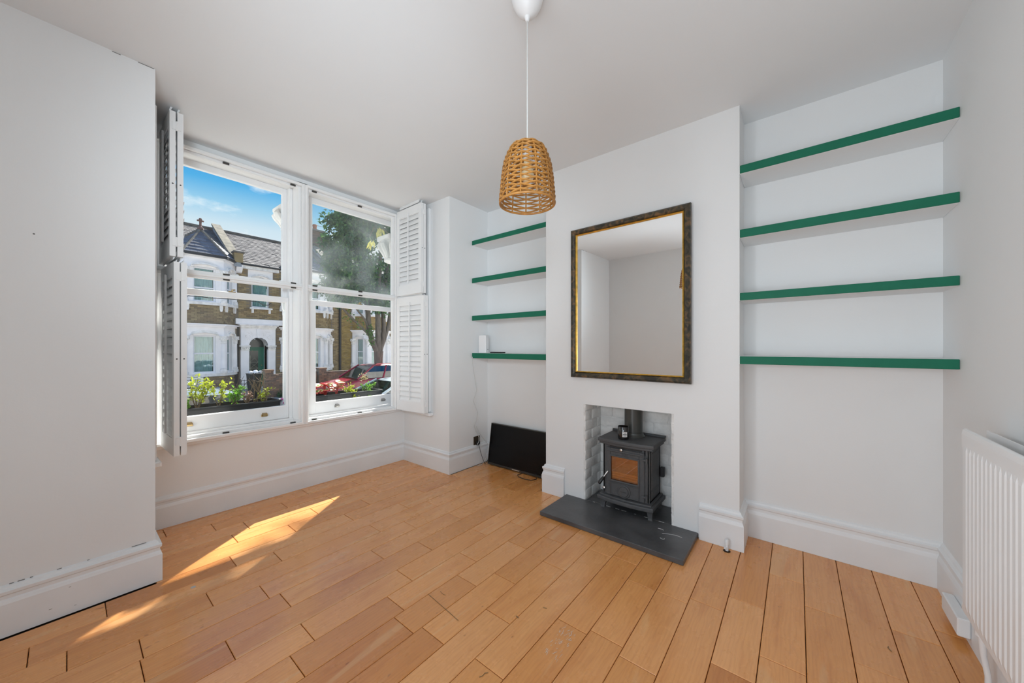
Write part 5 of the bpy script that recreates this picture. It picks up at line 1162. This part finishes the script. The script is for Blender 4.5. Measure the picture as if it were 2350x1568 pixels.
# ---- parked cars
def car(label, loc, paint, yaw=0, length=4.0, w=.86, belt=.92, top=1.44, group=None):
    """nose towards -X; built about its own centre line, wheels on z = 0"""
    root = thing('parked_car', label, 'car', loc, group); root.rotation_euler = (0, 0, yaw); O = Vector(loc)
    prof = [(0, .30, .52, .62), (.08, .20, .66, .74), (.35, .17, .76, .80), (.9, .17, .86, .84), (1.25, .17, belt, w), (2.2, .17, belt + .02, w), (3.2, .17, belt + .04, w), (3.75, .20, belt + .03, .82), (3.95, .28, .80, .74), (4.0, .36, .6, .68)]
    m_ = MB(); vs_ = []; k = 12
    for x, zb, zt, hw in prof:
        x *= length / 4; zm = (zb + zt) / 2
        ring_ = [(x, -hw * .85, zb), (x, -hw, zb + .10), (x, -hw, zm), (x, -hw * .985, zt - .10), (x, -hw * .93, zt - .03), (x, -hw * .6, zt), (x, hw * .6, zt), (x, hw * .93, zt - .03), (x, hw * .985, zt - .10), (x, hw, zm), (x, hw, zb + .10), (x, hw * .85, zb)]
        vs_ += [tuple(Vector(p) + O) for p in ring_]
    n = len(prof); fs_ = [(i * k + j, i * k + (j + 1) % k, (i + 1) * k + (j + 1) % k, (i + 1) * k + j) for i in range(n - 1) for j in range(k)] + [tuple(range(k)), tuple(range((n - 1) * k, n * k))[::-1]]
    m_.add(vs_, fs_); m_.build('body', paint, root, True)
    # glasshouse: roof, pillars, panes
    s_ = length / 4; A = [(1.18 * s_, .80), (3.72 * s_, .78)]; T = [(1.98 * s_, .62), (3.30 * s_, .60)]; zb = belt; zt = top
    def G(f, g, side, inset=0):      # f along, g up
        x = (A[0][0] + (A[1][0] - A[0][0]) * f) * (1 - g) + (T[0][0] + (T[1][0] - T[0][0]) * f) * g; y = (A[0][1] * (1 - g) + T[0][1] * g) + .02 * math.sin(math.pi * g)
        return tuple(Vector((x, side * (y - inset), zb + (zt - zb) * g)) + O)
    m_ = MB(); rf = [(T[0][0] - .05, .60, zt - .03), (T[0][0] + .12, .63, zt + .015), (T[0][0] + .6, .64, zt + .04), (T[1][0] - .1, .62, zt + .02), (T[1][0] + .06, .60, zt - .02)]
    vs_ = []
    for x, y, z in rf: vs_ += [tuple(Vector(p) + O) for p in ((x, -y, z - .05), (x, -y * .9, z), (x, 0, z + .02), (x, y * .9, z), (x, y, z - .05))]
    m_.add(vs_, [(i * 5 + j, i * 5 + j + 1, (i + 1) * 5 + j + 1, (i + 1) * 5 + j) for i in range(4) for j in range(4)]); m_.build('roof', paint, root, True)
    for sd_ in (-1, 1):
        for f in ((0, 0), (.45, .45), (1, 1)):
            m_ = MB(); m_.tube([G(f[0], 0, sd_, .02), G(f[0], .5, sd_, .01), G(f[1], 1, sd_, .01)], [.045, .035, .035], 6); m_.build('pillar', paint, root, True)
        for f0, f1 in ((.03, .43), (.47, .97)):
            m_ = MB(); m_.quad(G(f0, .02, sd_, .015), G(f1, .02, sd_, .015), G(f1, .5, sd_, .012), G(f0, .5, sd_, .012)); m_.quad(G(f0, .5, sd_, .012), G(f1, .5, sd_, .012), G(f1, .97, sd_, .015), G(f0, .97, sd_, .015)); m_.build('side_window', CARGL, root)
        m_ = MB(); p = Vector(G(.10, .05, sd_)) + Vector((.0, sd_ * .12, .03)); m_.bbox(p.x - .05, p.x + .05, p.y - .09, p.y + .09, p.z - .05, p.z + .07, .025); m_.build('door_mirror', BLACKP, root)
        for xw in (.72 * s_, 3.22 * s_):
            Mw = Matrix.Translation(O + Vector((xw, sd_ * (w - .20), .31))) @ Matrix.Rotation(R(90), 4, 'X'); m_ = MB(); m_.lathe([(.20, -.09), (.30, -.10), (.31, -.06), (.31, .06), (.30, .10), (.20, .09)], (0, 0, 0), 20, Mw); wh_ = m_.build('wheel', BLACKP, root, True)
            m_ = MB(); m_.lathe([(.20, -.085), (.18, -.06), (.05, -.075), (0, -.075)], (0, 0, 0), 16, Mw); m_.lathe([(.20, .085), (.18, .06), (.05, .075), (0, .075)], (0, 0, 0), 16, Mw); m_.build('rim', PEWTER, wh_, True)
        m_ = MB(); m_.bbox(O.x + .06, O.x + .40, O.y + sd_ * .62 - .12, O.y + sd_ * .62 + .12, O.z + .62, O.z + .73, .03); m_.build('headlamp', UPVC, root)
    m_ = MB(); m_.quad(G(0, .02, -1, .05), G(0, .02, 1, .05), G(0, .98, 1, .03), G(0, .98, -1, .03)); m_.build('windscreen', CARGL, root)
    m_ = MB(); m_.quad(G(1, .05, 1, .05), G(1, .05, -1, .05), G(1, .97, -1, .03), G(1, .97, 1, .03)); m_.build('rear_window', CARGL, root)
    m_ = MB(); m_.box(O.x + 1.3 * s_, O.x + 3.6 * s_, O.y - .7, O.y + .7, O.z + .5, O.z + belt - .02); m_.build('interior', BLACKP, root)
    m_ = MB(); p0 = Vector(G(0, .03, -1, .10)); p1 = Vector(G(0, .10, 1, .45)); m_.tube([p0 + Vector((-.02, 0, .01)), p1 + Vector((-.02, 0, .01))], .012, 5); m_.build('wiper', BLACKP, root)
    return root
CARGL = glass('car_glass', (.24, .29, .28), .16)
car('red hatchback parked across the road under the street tree', (6.15, 14.65, -1.03), mat('car_red', (.30, .012, .030), .25, coat=.6))
car('pale silver-blue car parked on the near side of the road, its windscreen above the ivy', (4.05, 9.55, -1.03), mat('car_silver_blue', (.50, .57, .60), .25, coat=.6), belt=.86, top=1.24, length=3.9)
car('grey car parked on the near side of the road beyond the yellow-green shrubs', (-1.1, 9.6, -1.03), mat('car_grey', (.20, .24, .25), .25, coat=.6), belt=.86, top=1.30, length=3.9)

# ================================================================== small wear: paint scuffs, straw bits, cracked paint
rw = random.Random(77)
SCUFF = mat('white_scuff', (.72, .68, .62), .8); STRAW = mat('straw', (.20, .13, .06), .9); CRACK = mat('paint_crack', (.20, .19, .18), .9)
m_ = MB()
for i in range(46):
    x = 1.17 + .17 * rw.random(); y = .748 + rw.uniform(-.034, .034); l_ = rw.uniform(.004, .022); w_ = rw.uniform(.0006, .002); a = rw.uniform(-.5, .35)
    dx, dy = math.cos(a) * l_ / 2, math.sin(a) * l_ / 2; nx, ny = -math.sin(a) * w_ / 2, math.cos(a) * w_ / 2; z = .0004
    m_.add([(x - dx - nx, y - dy - ny, z), (x + dx - nx, y + dy - ny, z), (x + dx + nx, y + dy + ny, z), (x - dx + nx, y - dy + ny, z)], [(0, 1, 2, 3)])
stuff(m_.build('paint_scuff', SCUFF, floor))
for pts, r_ in (([(1.094, 1.392), (1.085, 1.30), (1.071, 1.158)], .0011), ([(1.143, 1.366), (1.139, 1.34), (1.142, 1.324)], .0008), ([(1.25, .975), (1.247, .962)], .0022), ([(1.368, .91), (1.374, .895)], .0014), ([(.935, .90), (.947, .894), (.958, .896), (.968, .887)], .0012), ([(2.027, -.29), (2.045, -.283), (2.052, -.285)], .0015)):
    m_ = MB(); m_.tube([(x, y, r_ * .8) for x, y in pts], r_, 5); m_.build('straw_bit', STRAW, floor)
m_ = MB(); m_.lathe([(.011, .0), (.010, .0012), (.004, .0018), (0, .0018)], (.393, 2.354, 0), 9); m_.build('grey_drip', mat('grey_drip', (.42, .40, .38), .7), floor)
wl = bpy.data.objects['wall_left']
m_ = MB(); m_.box(.135, .163, 2.5745, 2.5762, 2.6235, 2.6262); m_.build('crack', CRACK, wl)
m_ = MB(); m_.box(.222, .279, 2.5745, 2.5762, 2.6255, 2.6278); m_.build('crack', CRACK, wl)
m_ = MB(); m_.lathe([(.0035, 0), (.0035, .0008), (0, .001)], (0, 0, 0), 8, Matrix.Translation((-.09, 2.576, 1.689)) @ Matrix.Rotation(R(90), 4, 'X')); m_.build('nail_hole', CRACK, wl)
bl = bpy.data.objects['baseboard_left']
for x, z, l_ in ((-.152, .2075, .012), (-.131, .2075, .018), (-.1, .2078, .008), (-.029, .2074, .014), (.058, .2078, .007), (.20, .2078, .05), (.005, .12, .006), (-.05, .05, .009), (.02, .03, .006)):
    m_ = MB(); yy = 2.574 if z > .2 else 2.5525; m_.box(x, x + l_, yy - .0012 - (.0008 if z > .2 else 0), yy + .002, z, z + .0016); m_.build('scuff', CRACK, bl)
